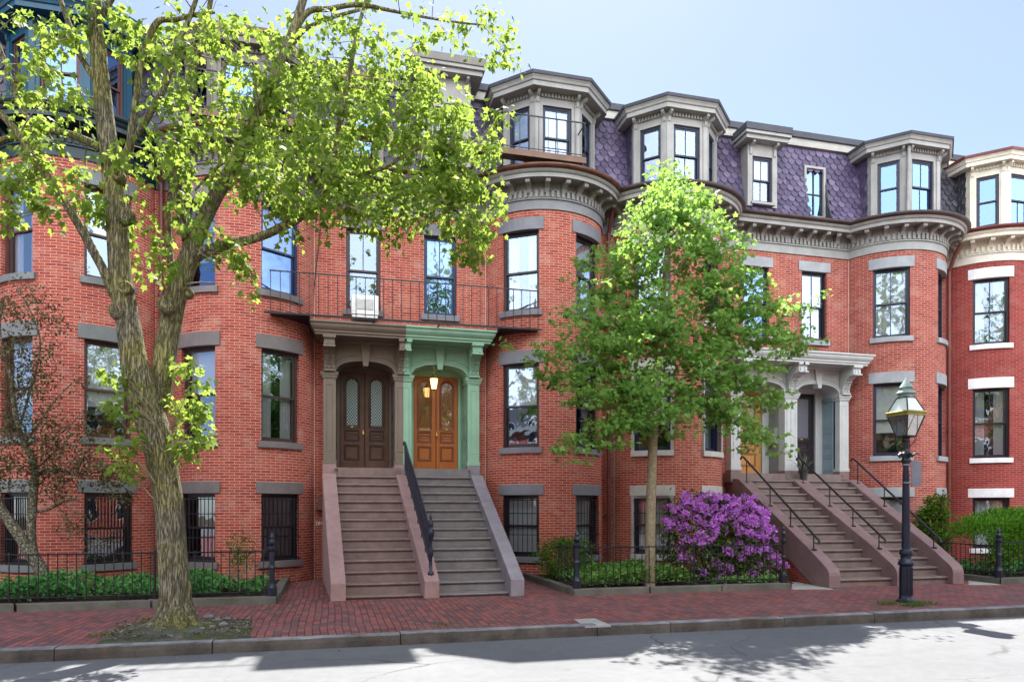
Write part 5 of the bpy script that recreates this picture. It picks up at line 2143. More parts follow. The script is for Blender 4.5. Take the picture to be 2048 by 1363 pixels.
xl = at(555, 1203, 13.1).x
garden('left', 'dark stone kerb around the garden bed behind the big maple trunk', [(-9, 13.1), (xl, 13.1), (xl, 16.9)])
fence('black iron fence in front of the garden bed behind the big maple trunk', (-8.6, 13.2), (xl - .1, 13.2), .12, .80, 54, posts=(1.0,), mid=(.42, .75))
xa, xb_ = gp(1150, 1192).x, gp(1580, 1177).x
YR = 12.92
garden('mid', 'grey stone kerb around the garden bed with the young tree and purple bush', [(xa - .02, 16.9), (xa, YR), (xb_, YR), (xb_, 13.3)])
fence('black iron fence in front of the purple flowering bush and young tree', (xa + .1, YR + .1), (xb_ - .12, YR + .1), .12, .80, 30, posts=(0.0,), mid=(.55,))
rp = fence('short black iron fence return beside the grey stoop cheek', (xa + .06, YR + .14), (xa + .02, 13.9), .12, .80, 5)
m = MB()
px_, py_ = xb_ - .1, YR + .1
m.lathe([(.09, 0), (.09, .16), (.05, .2), (.03, .24), (.03, .5), (.05, .52), (.05, .55), (.03, .58), (.028, .82), (.05, .85), (.055, .9), (.03, .93), (.04, 1.0), (.05, 1.04), (.02, 1.1), (.03, 1.14), (0, 1.22)], px_, py_, 10, .12)
po = m.build('iron_post', M['iron'])
tag(po, 'black iron fence post with acorn finial at the foot of the mauve stoop', 'post')
xf = gp(2002, 1168).x
garden('right', 'grey stone kerb around the hedge garden at the right end of the row', [(xf + .35, 17.0), (xf, 12.6), (xf + 8, 12.6)])
fence('black iron fence in front of the dense green hedge beyond the stoop', (xf + .1, 12.72), (xf + 7, 12.72), .14, .78, 50, posts=(0.0,))
fence('black iron fence along the side of the hedge garden, running back to the wall', (xf + .12, 12.8), (xf + .42, 16.8), .14, .70, 28)
# ------------------------------------------------------------------ leaves
MAPLE = [(0, 0), (.16, -.06), (.42, -.02), (.34, .18), (.56, .5), (.24, .5), (0, 1.0), (-.24, .5), (-.56, .5), (-.34, .18), (-.42, -.02), (-.16, -.06)]
OVAL = [(0, 0), (.2, .25), (.24, .55), (0, 1.0), (-.24, .55), (-.2, .25)]
LANCE = [(0, 0), (.13, .35), (0, 1.0), (-.13, .35)]
PETAL = [(0, 0), (.3, .45), (.22, .9), (-.22, .9), (-.3, .45)]


def leaf_mesh(name, mat, P, D, N, size, tmpl=MAPLE, fold=.22, curl=.25, parent=None, org=None, width=1.0, extra=None, mat2=None):
    """P positions, D petiole-to-tip directions, N face normals (arrays n x 3), one n-gon per leaf"""
    P, D, N, size = (np.asarray(a, dtype=np.float64) for a in (P, D, N, size))
    n, k = len(P), len(tmpl)
    D /= np.linalg.norm(D, axis=1, keepdims=True) + 1e-9
    N -= D * (N * D).sum(1, keepdims=True)
    N /= np.linalg.norm(N, axis=1, keepdims=True) + 1e-9
    S_ = np.cross(D, N)
    T = np.array(tmpl)
    x, y = T[:, 0] * width, T[:, 1]
    zz = -fold * np.abs(x) - curl * y * y * .5
    V = P[:, None, :] + size[:, None, None] * (S_[:, None, :] * x[None, :, None] + D[:, None, :] * y[None, :, None] + N[:, None, :] * zz[None, :, None])
    V = V.reshape(-1, 3)
    if org is None:
        org = WO[parent.name] if parent is not None else (V[:, 0].mean(), V[:, 1].mean(), V[:, 2].min())
    V = V - np.array(org)
    me = bpy.data.meshes.new(name)
    li = np.arange(n * k, dtype=np.int32)
    tot = np.full(n, k, dtype=np.int32)
    mi = np.zeros(n, dtype=np.int32)
    if extra is not None and extra.v:           # twigs that carry the leaves, as a second material
        V = np.concatenate([V, np.array(extra.v) - np.array(org)])
        li = np.concatenate([li, np.array([q for f in extra.f for q in f], dtype=np.int32) + n * k])
        tot = np.concatenate([tot, np.array([len(f) for f in extra.f], dtype=np.int32)])
        mi = np.concatenate([mi, np.ones(len(extra.f), dtype=np.int32)])
    me.vertices.add(len(V))
    me.vertices.foreach_set('co', V.ravel())
    me.loops.add(len(li))
    me.loops.foreach_set('vertex_index', li)
    me.polygons.add(len(tot))
    me.polygons.foreach_set('loop_start', np.concatenate([[0], np.cumsum(tot)[:-1]]).astype(np.int32))
    me.polygons.foreach_set('loop_total', tot)
    me.materials.append(mat)
    if mat2:
        me.materials.append(mat2)
        me.polygons.foreach_set('material_index', mi)
    me.update(calc_edges=True)
    me.validate()
    o = bpy.data.objects.new(name, me)
    COL.objects.link(o)
    WO[o.name] = tuple(org)
    if parent is not None:
        o.parent = parent
        po = WO[parent.name]
        o.location = tuple(org[i] - po[i] for i in range(3))
    else:
        o.location = tuple(org)
    return o


class Leaves:
    def __init__(s, seed):
        s.P, s.D, s.N, s.S = [], [], [], []
        s.g = np.random.default_rng(seed)

    def spray(s, c, n, rad, size, droop=.6, flat=1.0, dirv=None):
        """a clump of n leaves hanging round c"""
        g = s.g
        q = g.normal(size=(n, 3)) * np.array([rad, rad, rad * flat]) * .55
        P = np.array(c)[None] + q
        out = q / (np.linalg.norm(q, axis=1, keepdims=True) + 1e-6)
        D = out * .7 + g.normal(size=(n, 3)) * .45 + np.array([0, 0, -droop])
        if dirv is not None:
            D += np.array(dirv)
        N = g.normal(size=(n, 3)) * .55 + np.array([0, 0, 1.0]) + out * .35
        s.P.append(P); s.D.append(D); s.N.append(N)
        s.S.append(g.uniform(size[0], size[1], n))

    def build(s, name, mat, parent, **kw):
        return leaf_mesh(name, mat, np.concatenate(s.P), np.concatenate(s.D), np.concatenate(s.N), np.concatenate(s.S), parent=parent, **kw)


def px_path(pts, Y, spread=None):
    """photo outline of a limb -> world polyline; pts: (x, y, radius_px[, Y])"""
    out, rad = [], []
    for p in pts:
        yy = p[3] if len(p) > 3 else Y
        k = (p[0] - 1024) / F_PX
        t = yy / (CY - SY * k)
        out.append(at(p[0], p[1], yy))
        rad.append(p[2] * t / F_PX * .76)
    return out, rad


def smooth_path(pts, rad, sub=5):
    """Catmull-Rom through the points"""
    P, R = [], []
    n = len(pts)
    for i in range(n - 1):
        p0, p1, p2, p3 = pts[max(i - 1, 0)], pts[i], pts[i + 1], pts[min(i + 2, n - 1)]
        for k in range(sub):
            t = k / sub
            P.append(.5 * ((2 * p1) + (p2 - p0) * t + (2 * p0 - 5 * p1 + 4 * p2 - p3) * t * t + (3 * p1 - p0 - 3 * p2 + p3) * t ** 3))
            R.append(rad[i] + (rad[i + 1] - rad[i]) * t)
    P.append(pts[-1])
    R.append(rad[-1])
    return P, R


def limb_mesh(m, pts, rad, n=12, wob=.05, seed=0, sub=5):
    P, R = smooth_path(pts, rad, sub)
    r = random.Random(seed)
    ph = [r.uniform(0, 6.28) for _ in range(4)]
    rows = []
    up = Vector((.2, 1, .1))
    a = None
    for i, p in enumerate(P):
        T = (P[min(i + 1, len(P) - 1)] - P[max(i - 1, 0)]).normalized()
        a = T.cross(up).normalized() if a is None else (a - T * a.dot(T)).normalized()
        b = T.cross(a)
        row = []
        for k in range(n):
            an = 2 * math.pi * k / n
            q = 1 + wob * (math.sin(3 * an + ph[0] + i * .25) + .7 * math.sin(5 * an + ph[1] - i * .4) + .8 * math.sin(an + ph[2] + i * .7))
            row.append(tuple(p + (a * math.cos(an) + b * math.sin(an)) * R[i] * q))
        rows.append(row)
    m.grid(rows, wrap=True)
    m.add(rows[-1], [tuple(range(n))])
    return P, R


def twig(m, a, b, r0, r1, seed, sag=.12):
    r = random.Random(seed)
    a, b = Vector(a), Vector(b)
    L = (b - a).length
    mid = a.lerp(b, .5) + Vector((r.uniform(-1, 1), r.uniform(-1, 1), r.uniform(.1, 1))) * L * sag
    pts = []
    for k in range(6):
        t = k / 5
        pts.append(a.lerp(mid, t).lerp(mid.lerp(b, t), t))
    m.tube(pts, [r0 + (r1 - r0) * k / 5 for k in range(6)], 5, cap=False)


# ------------------------------------------------------------------ the big maple
M['leaf_maple'] = leaf_mat('leaf_maple', ((0, (.055, .125, .018)), (.4, (.11, .20, .028)), (.75, (.18, .265, .045)), (1, (.26, .32, .07))), .58, (.36, .46, .09), .6)


def big_maple():
    g = gp(352, 1262)
    Y0 = g.y
    root = thing('maple_tree', 'large maple with thick mossy forked trunk beside the kerb', 'tree', (g.x, g.y, 0))
    limbs = []
    tm = MB()
    trunk = [(353, 1278, 66), (353, 1262, 57), (352, 1240, 47), (351, 1205, 41), (347, 1130, 36.5), (341, 1040, 35.5), (330, 950, 36.5), (312, 880, 38), (294, 820, 40), (279, 770, 37), (264, 690, 31), (249, 610, 29), (238, 520, 27), (231, 410, 26), (222, 330, 24), (211, 240, 23), (200, 140, 20), (191, 50, 18), (186, -50, 16), (176, -200, 10)]
    P, R = px_path(trunk, Y0)
    # root flare
    rows = []
    limbs.append(limb_mesh(tm, P, R, 18, .035, 1))
    for k in range(9):
        a = k * .7 + .2
        l = .36 + .12 * math.sin(k * 2.3)
        p0 = Vector((g.x + .10 * math.cos(a), g.y + .10 * math.sin(a), .40))
        p1 = Vector((g.x + .25 * math.cos(a), g.y + .25 * math.sin(a), .10))
        p2 = Vector((g.x + (.3 + l) * math.cos(a), g.y + (.3 + l * .8) * math.sin(a), -.03))
        limb_mesh(tm, [p0, p1, p2], [.10, .11, .03], 8, .05, k, 5)
    # right stem rising out of the fork
    st = [(306, 850, 27), (318, 780, 28), (331, 705, 28), (344, 625, 27), (362, 560, 26), (383, 500, 25), (404, 445, 21), (446, 366, 17), (484, 300, 16), (518, 222, 15), (546, 165, 14), (568, 110, 12.5), (592, 45, 11), (612, -20, 10), (640, -120, 7)]
    P, R = px_path(st, Y0 + .1)
    limbs.append(limb_mesh(tm, P, R, 14, .045, 2))
    # knots and pruned stubs
    for x, y, rr in ((333, 607, 19), (249, 575, 15), (376, 585, 10), (250, 430, 17), (236, 350, 12), (235, 620, 18)):
        c = at(x, y, Y0 - .14)
        s = rr * 9.2 / F_PX
        tm.lathe([(s * 1.1, -.02), (s, .06), (s * .72, .09), (s * .45, .075), (0, .06)], 0, 0, 10)
        nv = 5 * 10 + 20
        for i in range(len(tm.v) - nv, len(tm.v)):
            q = tm.v[i]
            tm.v[i] = (c.x + q[0], c.y + .06 - q[2], c.z + q[1])
    tm.build('trunk', M['bark'], root, smooth=True)
    LB = [
        ([(372, 480, 12), (357, 400, 12), (355, 340, 12), (362, 280, 11), (371, 210, 10), (386, 140, 9), (402, 90, 8), (416, 30, 7), (432, -60, 5)], .35),
        ([(345, 560, 9), (338, 480, 8), (338, 420, 8), (342, 370, 7), (322, 330, 8), (310, 300, 6)], .5),
        ([(234, 395, 13), (247, 335, 12), (262, 281, 11), (265, 250, 9), (273, 194, 9), (285, 110, 8.5), (314, 46, 8), (350, 40, 6), (390, 30, 5), (430, 25, 3)], -.1),
        ([(262, 285, 9), (290, 243, 9), (330, 170, 8), (356, 90, 7), (385, 20, 6), (410, -50, 4)], -.15),
        ([(240, 612, 14), (228, 588, 13), (206, 540, 12), (180, 490, 11), (140, 420, 10.5), (102, 362, 10), (74, 325, 10), (40, 272, 9.5), (0, 226, 9), (-70, 150, 6)], -.35),
        ([(203, 298, 11), (170, 280, 10), (130, 266, 9), (86, 262, 8.5), (40, 268, 8), (-30, 292, 6)], .25),
        ([(72, 262, 6.5), (48, 225, 6), (28, 180, 6), (12, 130, 5.5), (-10, 70, 5)], .2),
        ([(391, 512, 17), (412, 502, 15), (460, 488, 13), (505, 478, 11.5), (556, 458, 11), (604, 430, 11), (640, 398, 10.5), (656, 372, 9), (668, 328, 7.5), (675, 270, 6.5), (690, 190, 6), (704, 120, 5.5), (715, 60, 5), (738, -20, 4)], -.3),
        ([(655, 376, 7), (690, 372, 6), (720, 350, 5), (770, 335, 5), (830, 300, 4), (900, 290, 3)], -.5),
        ([(680, 345, 5), (760, 358, 4.5), (850, 390, 4), (910, 420, 3), (950, 470, 2)], -.2),
        ([(560, 130, 8), (610, 30, 8), (660, 18, 7), (720, 10, 6), (800, 25, 4), (880, 40, 3), (960, 50, 2)], -.2),
        ([(548, 162, 6), (600, 70, 5), (650, 40, 5), (720, 20, 4)], .3),
        ([(205, 180, 8), (160, 110, 8), (135, 40, 7), (110, -30, 5)], .2),
        ([(190, 60, 9), (240, -30, 7), (300, -120, 5)], -.3),
        ([(486, 300, 5), (440, 330, 4), (390, 380, 3)], -.3),
        ([(520, 225, 5), (570, 200, 4), (640, 180, 3.5), (700, 190, 2)], .3),
    ]
    bm = MB()
    for i, (pts, dy) in enumerate(LB):
        n = len(pts)
        q = [(p[0], p[1], p[2], Y0 + dy * min(1, k / max(1, n - 1) * 1.6) + .05) for k, p in enumerate(pts)]
        P, R = px_path(q, Y0)
        limbs.append(limb_mesh(bm, P, R, 9, .05, 10 + i))
    # leaf clumps: (x, y, rx, ry, clumps, depth spread)
    BL = [(430, 90, 120, 80, 40, .9), (520, 240, 120, 110, 60, .9), (430, 320, 110, 90, 44, .8), (330, 250, 60, 100, 20, .8), (600, 330, 90, 100, 46, .9), (690, 250, 90, 110, 60, .9),
          (770, 330, 100, 100, 62, .9), (860, 230, 80, 80, 44, .8), (920, 310, 70, 80, 40, .8), (945, 400, 60, 80, 34, .7), (860, 400, 80, 60, 28, .7), (720, 410, 90, 50, 26, .7), (600, 430, 80, 40, 14, .7),
          (540, 370, 80, 60, 22, .7), (640, 60, 120, 60, 22, 1.0), (800, 70, 140, 60, 20, 1.0), (950, 50, 80, 45, 12, .9), (1015, 100, 25, 45, 5, .5), (960, 120, 40, 20, 3, .5),
          (780, 455, 50, 35, 9, .5), (820, 440, 25, 25, 4, .4), (930, 470, 45, 40, 14, .5), (960, 500, 25, 30, 5, .4), (455, 520, 45, 35, 9, .4), (485, 560, 25, 40, 6, .4), (390, 440, 50, 50, 8, .5), (990, 280, 20, 40, 4, .4), (1000, 240, 14, 20, 3, .3),
          (720, 150, 60, 60, 22, .8), (820, 150, 60, 50, 16, .8), (560, 140, 60, 60, 18, .8), (100, 60, 90, 60, 16, .8), (60, 170, 60, 90, 14, .8), (150, 150, 60, 60, 9, .7), (40, 340, 50, 60, 12, .6), (110, 380, 70, 50, 15, .6),
          (190, 370, 50, 60, 12, .6), (240, 420, 50, 40, 9, .5), (290, 480, 40, 60, 8, .5), (320, 520, 35, 40, 6, .4), (40, 430, 50, 30, 7, .5), (110, 260, 60, 50, 8, .5), (220, 60, 60, 60, 10, .7), (300, 90, 60, 80, 14, .7), (270, 330, 50, 60, 8, .5), (60, 300, 60, 40, 8, .5),
          (350, -80, 240, 60, 36, 1.2), (700, -60, 220, 50, 24, 1.1), (120, -90, 150, 60, 18, 1.0),
          (905, 345, 45, 55, 14, .5), (845, 330, 60, 60, 16, .6), (655, 170, 45, 70, 14, .6), (760, 240, 60, 50, 16, .6)]
    SUCK = [(372, 735, 26, 20, 4, .2), (378, 800, 38, 40, 11, .25), (385, 860, 34, 35, 10, .25), (375, 905, 25, 18, 4, .2), (250, 850, 40, 40, 6, .25), (235, 905, 32, 22, 4, .2), (275, 940, 25, 16, 3, .2), (225, 790, 25, 45, 5, .25), (255, 760, 20, 30, 2, .2)]
    allP = [(p, r) for P, R in limbs for p, r in zip(P, R) if p.z > 3.2]
    r = random.Random(21)
    lv = Leaves(5)
    tw = MB()
    for bi, (x, y, rx, ry, n, dy) in enumerate(BL):
        n = int(n * .70 + .5)
        for k in range(n):
            while True:
                u, v = r.uniform(-1, 1), r.uniform(-1, 1)
                if u * u + v * v < 1:
                    break
            Yc = Y0 - .15 + r.gauss(0, .6) * dy
            c = at(x + u * rx, y + v * ry, Yc)
            nl = r.randint(14, 26)
            lv.spray(c, nl, r.uniform(.11, .19), (.055, .112), .8)
            if r.random() < .6:
                best = min(allP, key=lambda q: (q[0] - c).length + (0.6 if q[0].z > c.z + .2 else 0))
                if (best[0] - c).length < 1.6:
                    twig(tw, best[0], c, max(.005, min(.012, best[1] * .35)), .003, k + bi * 100)
                    if r.random() < .35:
                        allP.append((best[0].lerp(c, .6), .008))
    for bi, (x, y, rx, ry, n, dy) in enumerate(SUCK):
        for k in range(n):
            c = at(x + r.uniform(-1, 1) * rx, y + r.uniform(-1, 1) * ry, Y0 - .25 + r.gauss(0, dy * .5))
            lv.spray(c, r.randint(10, 16), .11, (.06, .105), .7)
            sx = 340 if x > 300 else 310
            base = at(sx, y + 60, Y0 - .2)
            twig(tw, base, c, .006, .003, 900 + k + bi * 20, .2)
    bm.build('branch', M['bark'], root, smooth=True)
    lv.build('crown', M['leaf_maple'], root, extra=tw, mat2=M['bark_young'])


big_maple()

# ------------------------------------------------------------------ the young tree
M['leaf_young'] = leaf_mat('leaf_young', ((0, (.075, .20, .05)), (.45, (.14, .30, .07)), (.8, (.21, .38, .09)), (1, (.30, .44, .12))), .5, (.38, .52, .11), .6)


def young_tree():
    Y0 = 13.4
    g = at(1300, 1172, Y0)
    root = thing('young_tree', 'slim young tree with bright green layered crown, in the garden bed by the purple bush', 'tree', (g.x, Y0, .08))
    tm = MB()
    P, R = px_path([(1299, 1184, 16), (1300, 1120, 14), (1302, 1000, 13), (1305, 900, 12.5), (1311, 800, 11.5), (1318, 700, 9), (1326, 600, 7.5), (1334, 500, 6), (1340, 420, 4), (1344, 360, 2.5)], Y0)
    limb_mesh(tm, P, R, 12, .02, 3)
    tm.build('trunk', M['bark_young'], root, smooth=True)
    bm = MB()
    r = random.Random(77)
    # tiers of limbs; (start y on trunk, tip x, tip y)
    tips = [(860, 1255, 800), (870, 1370, 820), (830, 1130, 890), (810, 1440, 820), (790, 1160, 790), (770, 1530, 880), (760, 1100, 755), (750, 1560, 800), (720, 1090, 700), (710, 1600, 690), (700, 1480, 760), (680, 1150, 640), (660, 1590, 620), (640, 1200, 590),
            (620, 1510, 560), (600, 1180, 530), (560, 1440, 480), (540, 1240, 500), (510, 1440, 430), (480, 1300, 420), (460, 1380, 390), (430, 1320, 370), (690, 1330, 760), (650, 1380, 700), (780, 1300, 840), (600, 1300, 640), (740, 1240, 870), (640, 1270, 700)]
    tp = []
    for i, (ys, x, y) in enumerate(tips):
        t = (ys - 360) / 800
        xs = 1344 - 44 * t
        dY = r.uniform(-1.2, 1.2) * (1 - abs(x - 1320) / 420)
        a, b = at(xs, ys, Y0), at(x, y, Y0 + dY)
        mid = a.lerp(b, .5) + Vector((0, 0, (b - a).length * .10))
        ra = .012 + .018 * t
        P, R = limb_mesh(bm, [a, a.lerp(mid, .6), mid, b], [ra, ra * .8, ra * .6, .004], 6, .03, 40 + i, 4)
        tp.append(P)
    bm.build('branch', M['bark_young'], root, smooth=True)
    lv = Leaves(9)
    tw = MB()
    for i, P in enumerate(tp):
        L = sum((P[k + 1] - P[k]).length for k in range(len(P) - 1))
        n = int(9 + L * 15)
        for k in range(n):
            q = P[min(len(P) - 1, int(len(P) * (.32 + .68 * r.random() ** .7)))]
            low = max(0, min(1, (6.5 - q.z) / 4))
            s_ = .26 - .05 * low
            c = q + Vector((r.gauss(0, s_), r.gauss(0, s_ * .9), r.gauss(0, .12) - .03))
            lv.spray(c, r.randint(12, 18), r.uniform(.15, .23), (.065, .115), .35, .35, (0, 0, 0))
            if r.random() < .4:
                twig(tw, q, c, .005, .002, i * 50 + k)
    # filling sprays so that the crown closes like the photo's
    BL = [(1338, 350, 34, 34, 16), (1330, 400, 52, 45, 26), (1375, 440, 62, 50, 30), (1250, 460, 28, 45, 12), (1300, 470, 62, 50, 30), (1430, 480, 46, 50, 18), (1265, 540, 70, 50, 34), (1400, 550, 80, 60, 44), (1480, 560, 46, 50, 20), (1195, 610, 62, 44, 26), (1310, 620, 110, 60, 54), (1450, 640, 100, 60, 48), (1555, 660, 50, 40, 18), (1160, 690, 60, 40, 22), (1280, 700, 110, 50, 48), (1420, 720, 110, 50, 48), (1545, 720, 50, 35, 12), (1160, 765, 60, 30, 16), (1270, 775, 90, 35, 28), (1400, 790, 100, 45, 34), (1510, 810, 50, 40, 14), (1180, 880, 50, 18, 12), (1250, 850, 40, 25, 8), (1440, 850, 60, 35, 18), (1500, 870, 28, 30, 7), (1400, 440, 20, 45, 9), (1475, 510, 22, 26, 7), (1540, 610, 36, 20, 8)]
    for bi, (x, y, rx, ry, n) in enumerate(BL):
        for k in range(int(n * .72)):
            u, v = r.gauss(0, .5), r.gauss(0, .5)
            c = at(x + u * rx, y + v * ry, Y0 - .15 + r.gauss(0, .8) * (1 - abs(x - 1320) / 420))
            lv.spray(c, r.randint(12, 20), r.uniform(.15, .23), (.065, .115), .4, .35)
    lv.build('crown', M['leaf_young'], root, extra=tw, mat2=M['bark_young'])


young_tree()

# ------------------------------------------------------------------ brownish tree on the left, against the wall
M['leaf_bronze'] = leaf_mat('leaf_bronze', ((0, (.05, .045, .02)), (.5, (.10, .10, .045)), (1, (.17, .16, .08))), .35)


def bronze_tree():
    Y0 = 15.2
    g = at(85, 1150, Y0)
    root = thing('small_tree', 'sparse small tree with bronze leaves and leaning lichen-covered trunks against the wall', 'tree', (g.x, Y0, .08))
    tm = MB()
    LB = [[(92, 1160, 17), (70, 1120, 16), (45, 1080, 14), (18, 1040, 13), (-10, 1000, 12), (-60, 930, 9)], [(70, 1120, 9), (62, 1060, 11), (66, 1000, 11), (70, 950, 9), (62, 910, 8), (45, 880, 7), (30, 820, 6), (20, 740, 4)], [(66, 960, 6), (82, 945, 6), (105, 938, 5), (140, 945, 4), (165, 955, 2)],
          [(64, 1020, 5), (90, 1020, 4), (130, 1000, 4), (160, 998, 3)], [(50, 885, 4), (75, 850, 3), (110, 800, 2.5), (150, 760, 1.5)], [(40, 850, 4), (80, 700, 2.5), (60, 620, 1.8), (35, 585, 1.2)], [(30, 800, 3), (75, 760, 2), (112, 740, 1.5), (98, 700, 1)], [(70, 940, 3), (130, 890, 2), (170, 905, 1.5), (210, 930, 1)], [(60, 900, 3), (0, 860, 3), (-30, 800, 2)], [(110, 1005, 2), (140, 1040, 1.5), (165, 1060, 1)], [(20, 760, 3), (0, 660, 2.5), (10, 590, 1.5)], [(45, 870, 2.5), (95, 880, 2), (140, 850, 1.5), (165, 820, 1)]]
    paths = []
    for i, pts in enumerate(LB):
        P, R = px_path([(*p, Y0 - .3 * k / len(pts)) for k, p in enumerate(pts)], Y0)
        m = tm
        paths.append(limb_mesh(m, P, R, 9 if i < 2 else 6, .05, 60 + i))
    tm.build('trunk', M['bark_lichen'], root, smooth=True)
    r = random.Random(31)
    lv = Leaves(17)
    tw = MB()
    BL = [(60, 620, 50, 35, 16), (110, 640, 22, 25, 6), (20, 600, 35, 40, 12), (30, 700, 40, 40, 14), (40, 780, 60, 50, 34), (90, 730, 30, 30, 8), (30, 850, 50, 50, 26), (100, 850, 40, 40, 14), (60, 940, 50, 35, 18), (110, 970, 30, 40, 16), (150, 890, 45, 30, 14), (200, 940, 45, 25, 16), (160, 930, 40, 25, 10), (240, 950, 35, 20, 10), (140, 1050, 24, 24, 5), (200, 1080, 20, 16, 3), (100, 910, 40, 25, 10), (20, 930, 40, 30, 10), (170, 830, 14, 18, 2), (160, 770, 12, 20, 2), (240, 985, 40, 12, 5), (5, 960, 30, 25, 8)]
    allp = [p for P, R in paths for p in P]
    for bi, (x, y, rx, ry, n) in enumerate(BL):
        for k in range(int(n * 1.6)):
            c = at(x + r.gauss(0, .55) * rx, y + r.gauss(0, .55) * ry, Y0 - .25 + r.gauss(0, .2))
            lv.spray(c, r.randint(14, 24), .17, (.04, .075), .3)
            if r.random() < .5:
                b = min(allp, key=lambda q: (q - c).length)
                if (b - c).length < 1.5:
                    twig(tw, b, c, .006, .002, bi * 40 + k)
    lv.build('crown', M['leaf_bronze'], root, tmpl=OVAL, width=1.2, extra=tw, mat2=M['bark_lichen'])


bronze_tree()

# ------------------------------------------------------------------ the purple rhododendron
M['leaf_rhodo'] = leaf_mat('leaf_rhodo', ((0, (.018, .04, .012)), (.5, (.045, .085, .018)), (.85, (.11, .16, .03)), (1, (.19, .22, .06))), .3)
M['petal'] = leaf_mat('petal', ((0, (.42, .11, .56)), (.45, (.62, .22, .76)), (.8, (.75, .38, .85)), (1, (.9, .64, .94))), .4, (.62, .22, .75))


def rhododendron():
    Y0 = 14.3
    c0 = at(1425, 1160, Y0)
    root = thing('rhododendron_bush', 'big bush covered in purple blossom behind the iron fence, beside the mauve stoop', 'bush', (c0.x, Y0, .08))
    r = random.Random(12)
    m = MB()
    for k in range(16):
        a = r.uniform(0, 6.28)
        t = Vector((c0.x + r.uniform(-.9, .9), Y0 + r.uniform(-.5, .5), r.uniform(.8, 1.7)))
        twig(m, (c0.x + .15 * math.cos(a), Y0 + .15 * math.sin(a), .05), t, .02, .008, k, .2)
    m.build('stem', M['bark_lichen'], root)
    # outline of the mass, photo pixels at its own distance
    outl = [(1338, 1165), (1326, 1100), (1318, 1050), (1330, 1018), (1362, 982), (1390, 990), (1440, 1000), (1475, 992), (1505, 1025), (1542, 1065), (1530, 1095), (1562, 1130), (1560, 1168)]
    W = [at(x, y, Y0) for x, y in outl]

    def inside(x, z):
        c = False
        pts = [(p.x, p.z) for p in W]
        j = len(pts) - 1
        for i in range(len(pts)):
            if (pts[i][1] > z) != (pts[j][1] > z) and x < (pts[j][0] - pts[i][0]) * (z - pts[i][1]) / (pts[j][1] - pts[i][1]) + pts[i][0]:
                c = not c
            j = i
        return c
    x0, x1 = min(p.x for p in W), max(p.x for p in W)
    z0, z1 = min(p.z for p in W), max(p.z for p in W)

    def pick(front):
        while True:
            x, z = r.uniform(x0, x1), r.uniform(z0, z1)
            if inside(x, z):
                e = max(.12, 1 - abs((x - c0.x) / 1.35) ** 2.2)
                d = .75 * math.sqrt(e) * (1 - max(0, (z - 1.1)) / 1.6 * .5)
                return Vector((x, Y0 + (-d + r.uniform(0, .25) if front else r.uniform(-d, d)), z))
    lv = Leaves(3)
    for k in range(1250):
        c = pick(r.random() < .7)
        lv.spray(c, r.randint(6, 9), .10, (.07, .13), .35)
    lv.build('foliage', M['leaf_rhodo'], root, tmpl=OVAL, width=.75)
    # flower heads: balls of ruffled florets
    vs = []
    for k in range(4):
        g = np.random.default_rng(40 + k)
        n = 120
        d = g.normal(size=(n, 3))
        d[:, 2] = np.abs(d[:, 2]) * .9 - .25
        d /= np.linalg.norm(d, axis=1, keepdims=True)
        P = d * g.uniform(.03, .066, n)[:, None]
        D = d + g.normal(size=(n, 3)) * .55
        N = d + g.normal(size=(n, 3)) * .5
        vs.append(leaf_mesh('flower_head', M['petal'], P, D, N, g.uniform(.020, .036, n), tmpl=PETAL, fold=.3, parent=None, org=(0, 0, 0)))
    cnt = 0
    used = [False] * 4

    def place(p, s):
        nonlocal cnt
        v = cnt % 4
        o = vs[v] if not used[v] else vs[v].copy()
        if used[v]:
            COL.objects.link(o)
        used[v] = True
        o.parent = root
        o.location = (p.x - WO[root.name][0], p.y - WO[root.name][1], p.z - WO[root.name][2])
        o.rotation_euler = (r.uniform(-.5, .5) + .45, r.uniform(-.4, .4), r.uniform(0, 6.28))
        o.scale = (s,) * 3
        cnt += 1
    # dense over the top and right shoulder, thin low and left of centre
    tries = 0
    done = []
    while cnt < 100 and tries < 9000:
        tries += 1
        p = pick(True)
        u = (p.x - x0) / (x1 - x0)
        v = (p.z - z0) / (z1 - z0)
        edge = v - (.55 - .25 * u)
        pr = 1.0 if edge > .12 else (.2 if edge > -.1 else .1)
        if r.random() > pr or any((p - q).length < .16 for q in done):
            continue
        done.append(p)
        place(p + Vector((0, -.06, .03)), r.uniform(1.45, 2.05))
    # the smaller heads between them
    g = np.random.default_rng(90)
    P, D, N, Z = [], [], [], []
    k = 0
    while k < 75:
        p = pick(True)
        u, v = (p.x - x0) / (x1 - x0), (p.z - z0) / (z1 - z0)
        if v - (.55 - .25 * u) < .1 and r.random() > .15:
            continue
        d = g.normal(size=(70, 3)) + np.array([0, -.5, .3])
        d /= np.linalg.norm(d, axis=1, keepdims=True)
        P.append(np.array([p.x, p.y - .05, p.z + .02]) + d * g.uniform(.04, .085, 70)[:, None])
        D.append(d + g.normal(size=(70, 3)) * .55)
        N.append(d + g.normal(size=(70, 3)) * .5)
        Z.append(g.uniform(.035, .055, 70))
        k += 1
    o = leaf_mesh('blossom', M['petal'], np.concatenate(P), np.concatenate(D), np.concatenate(N), np.concatenate(Z), tmpl=PETAL, fold=.3, parent=root)
    o['kind'] = 'stuff'


rhododendron()


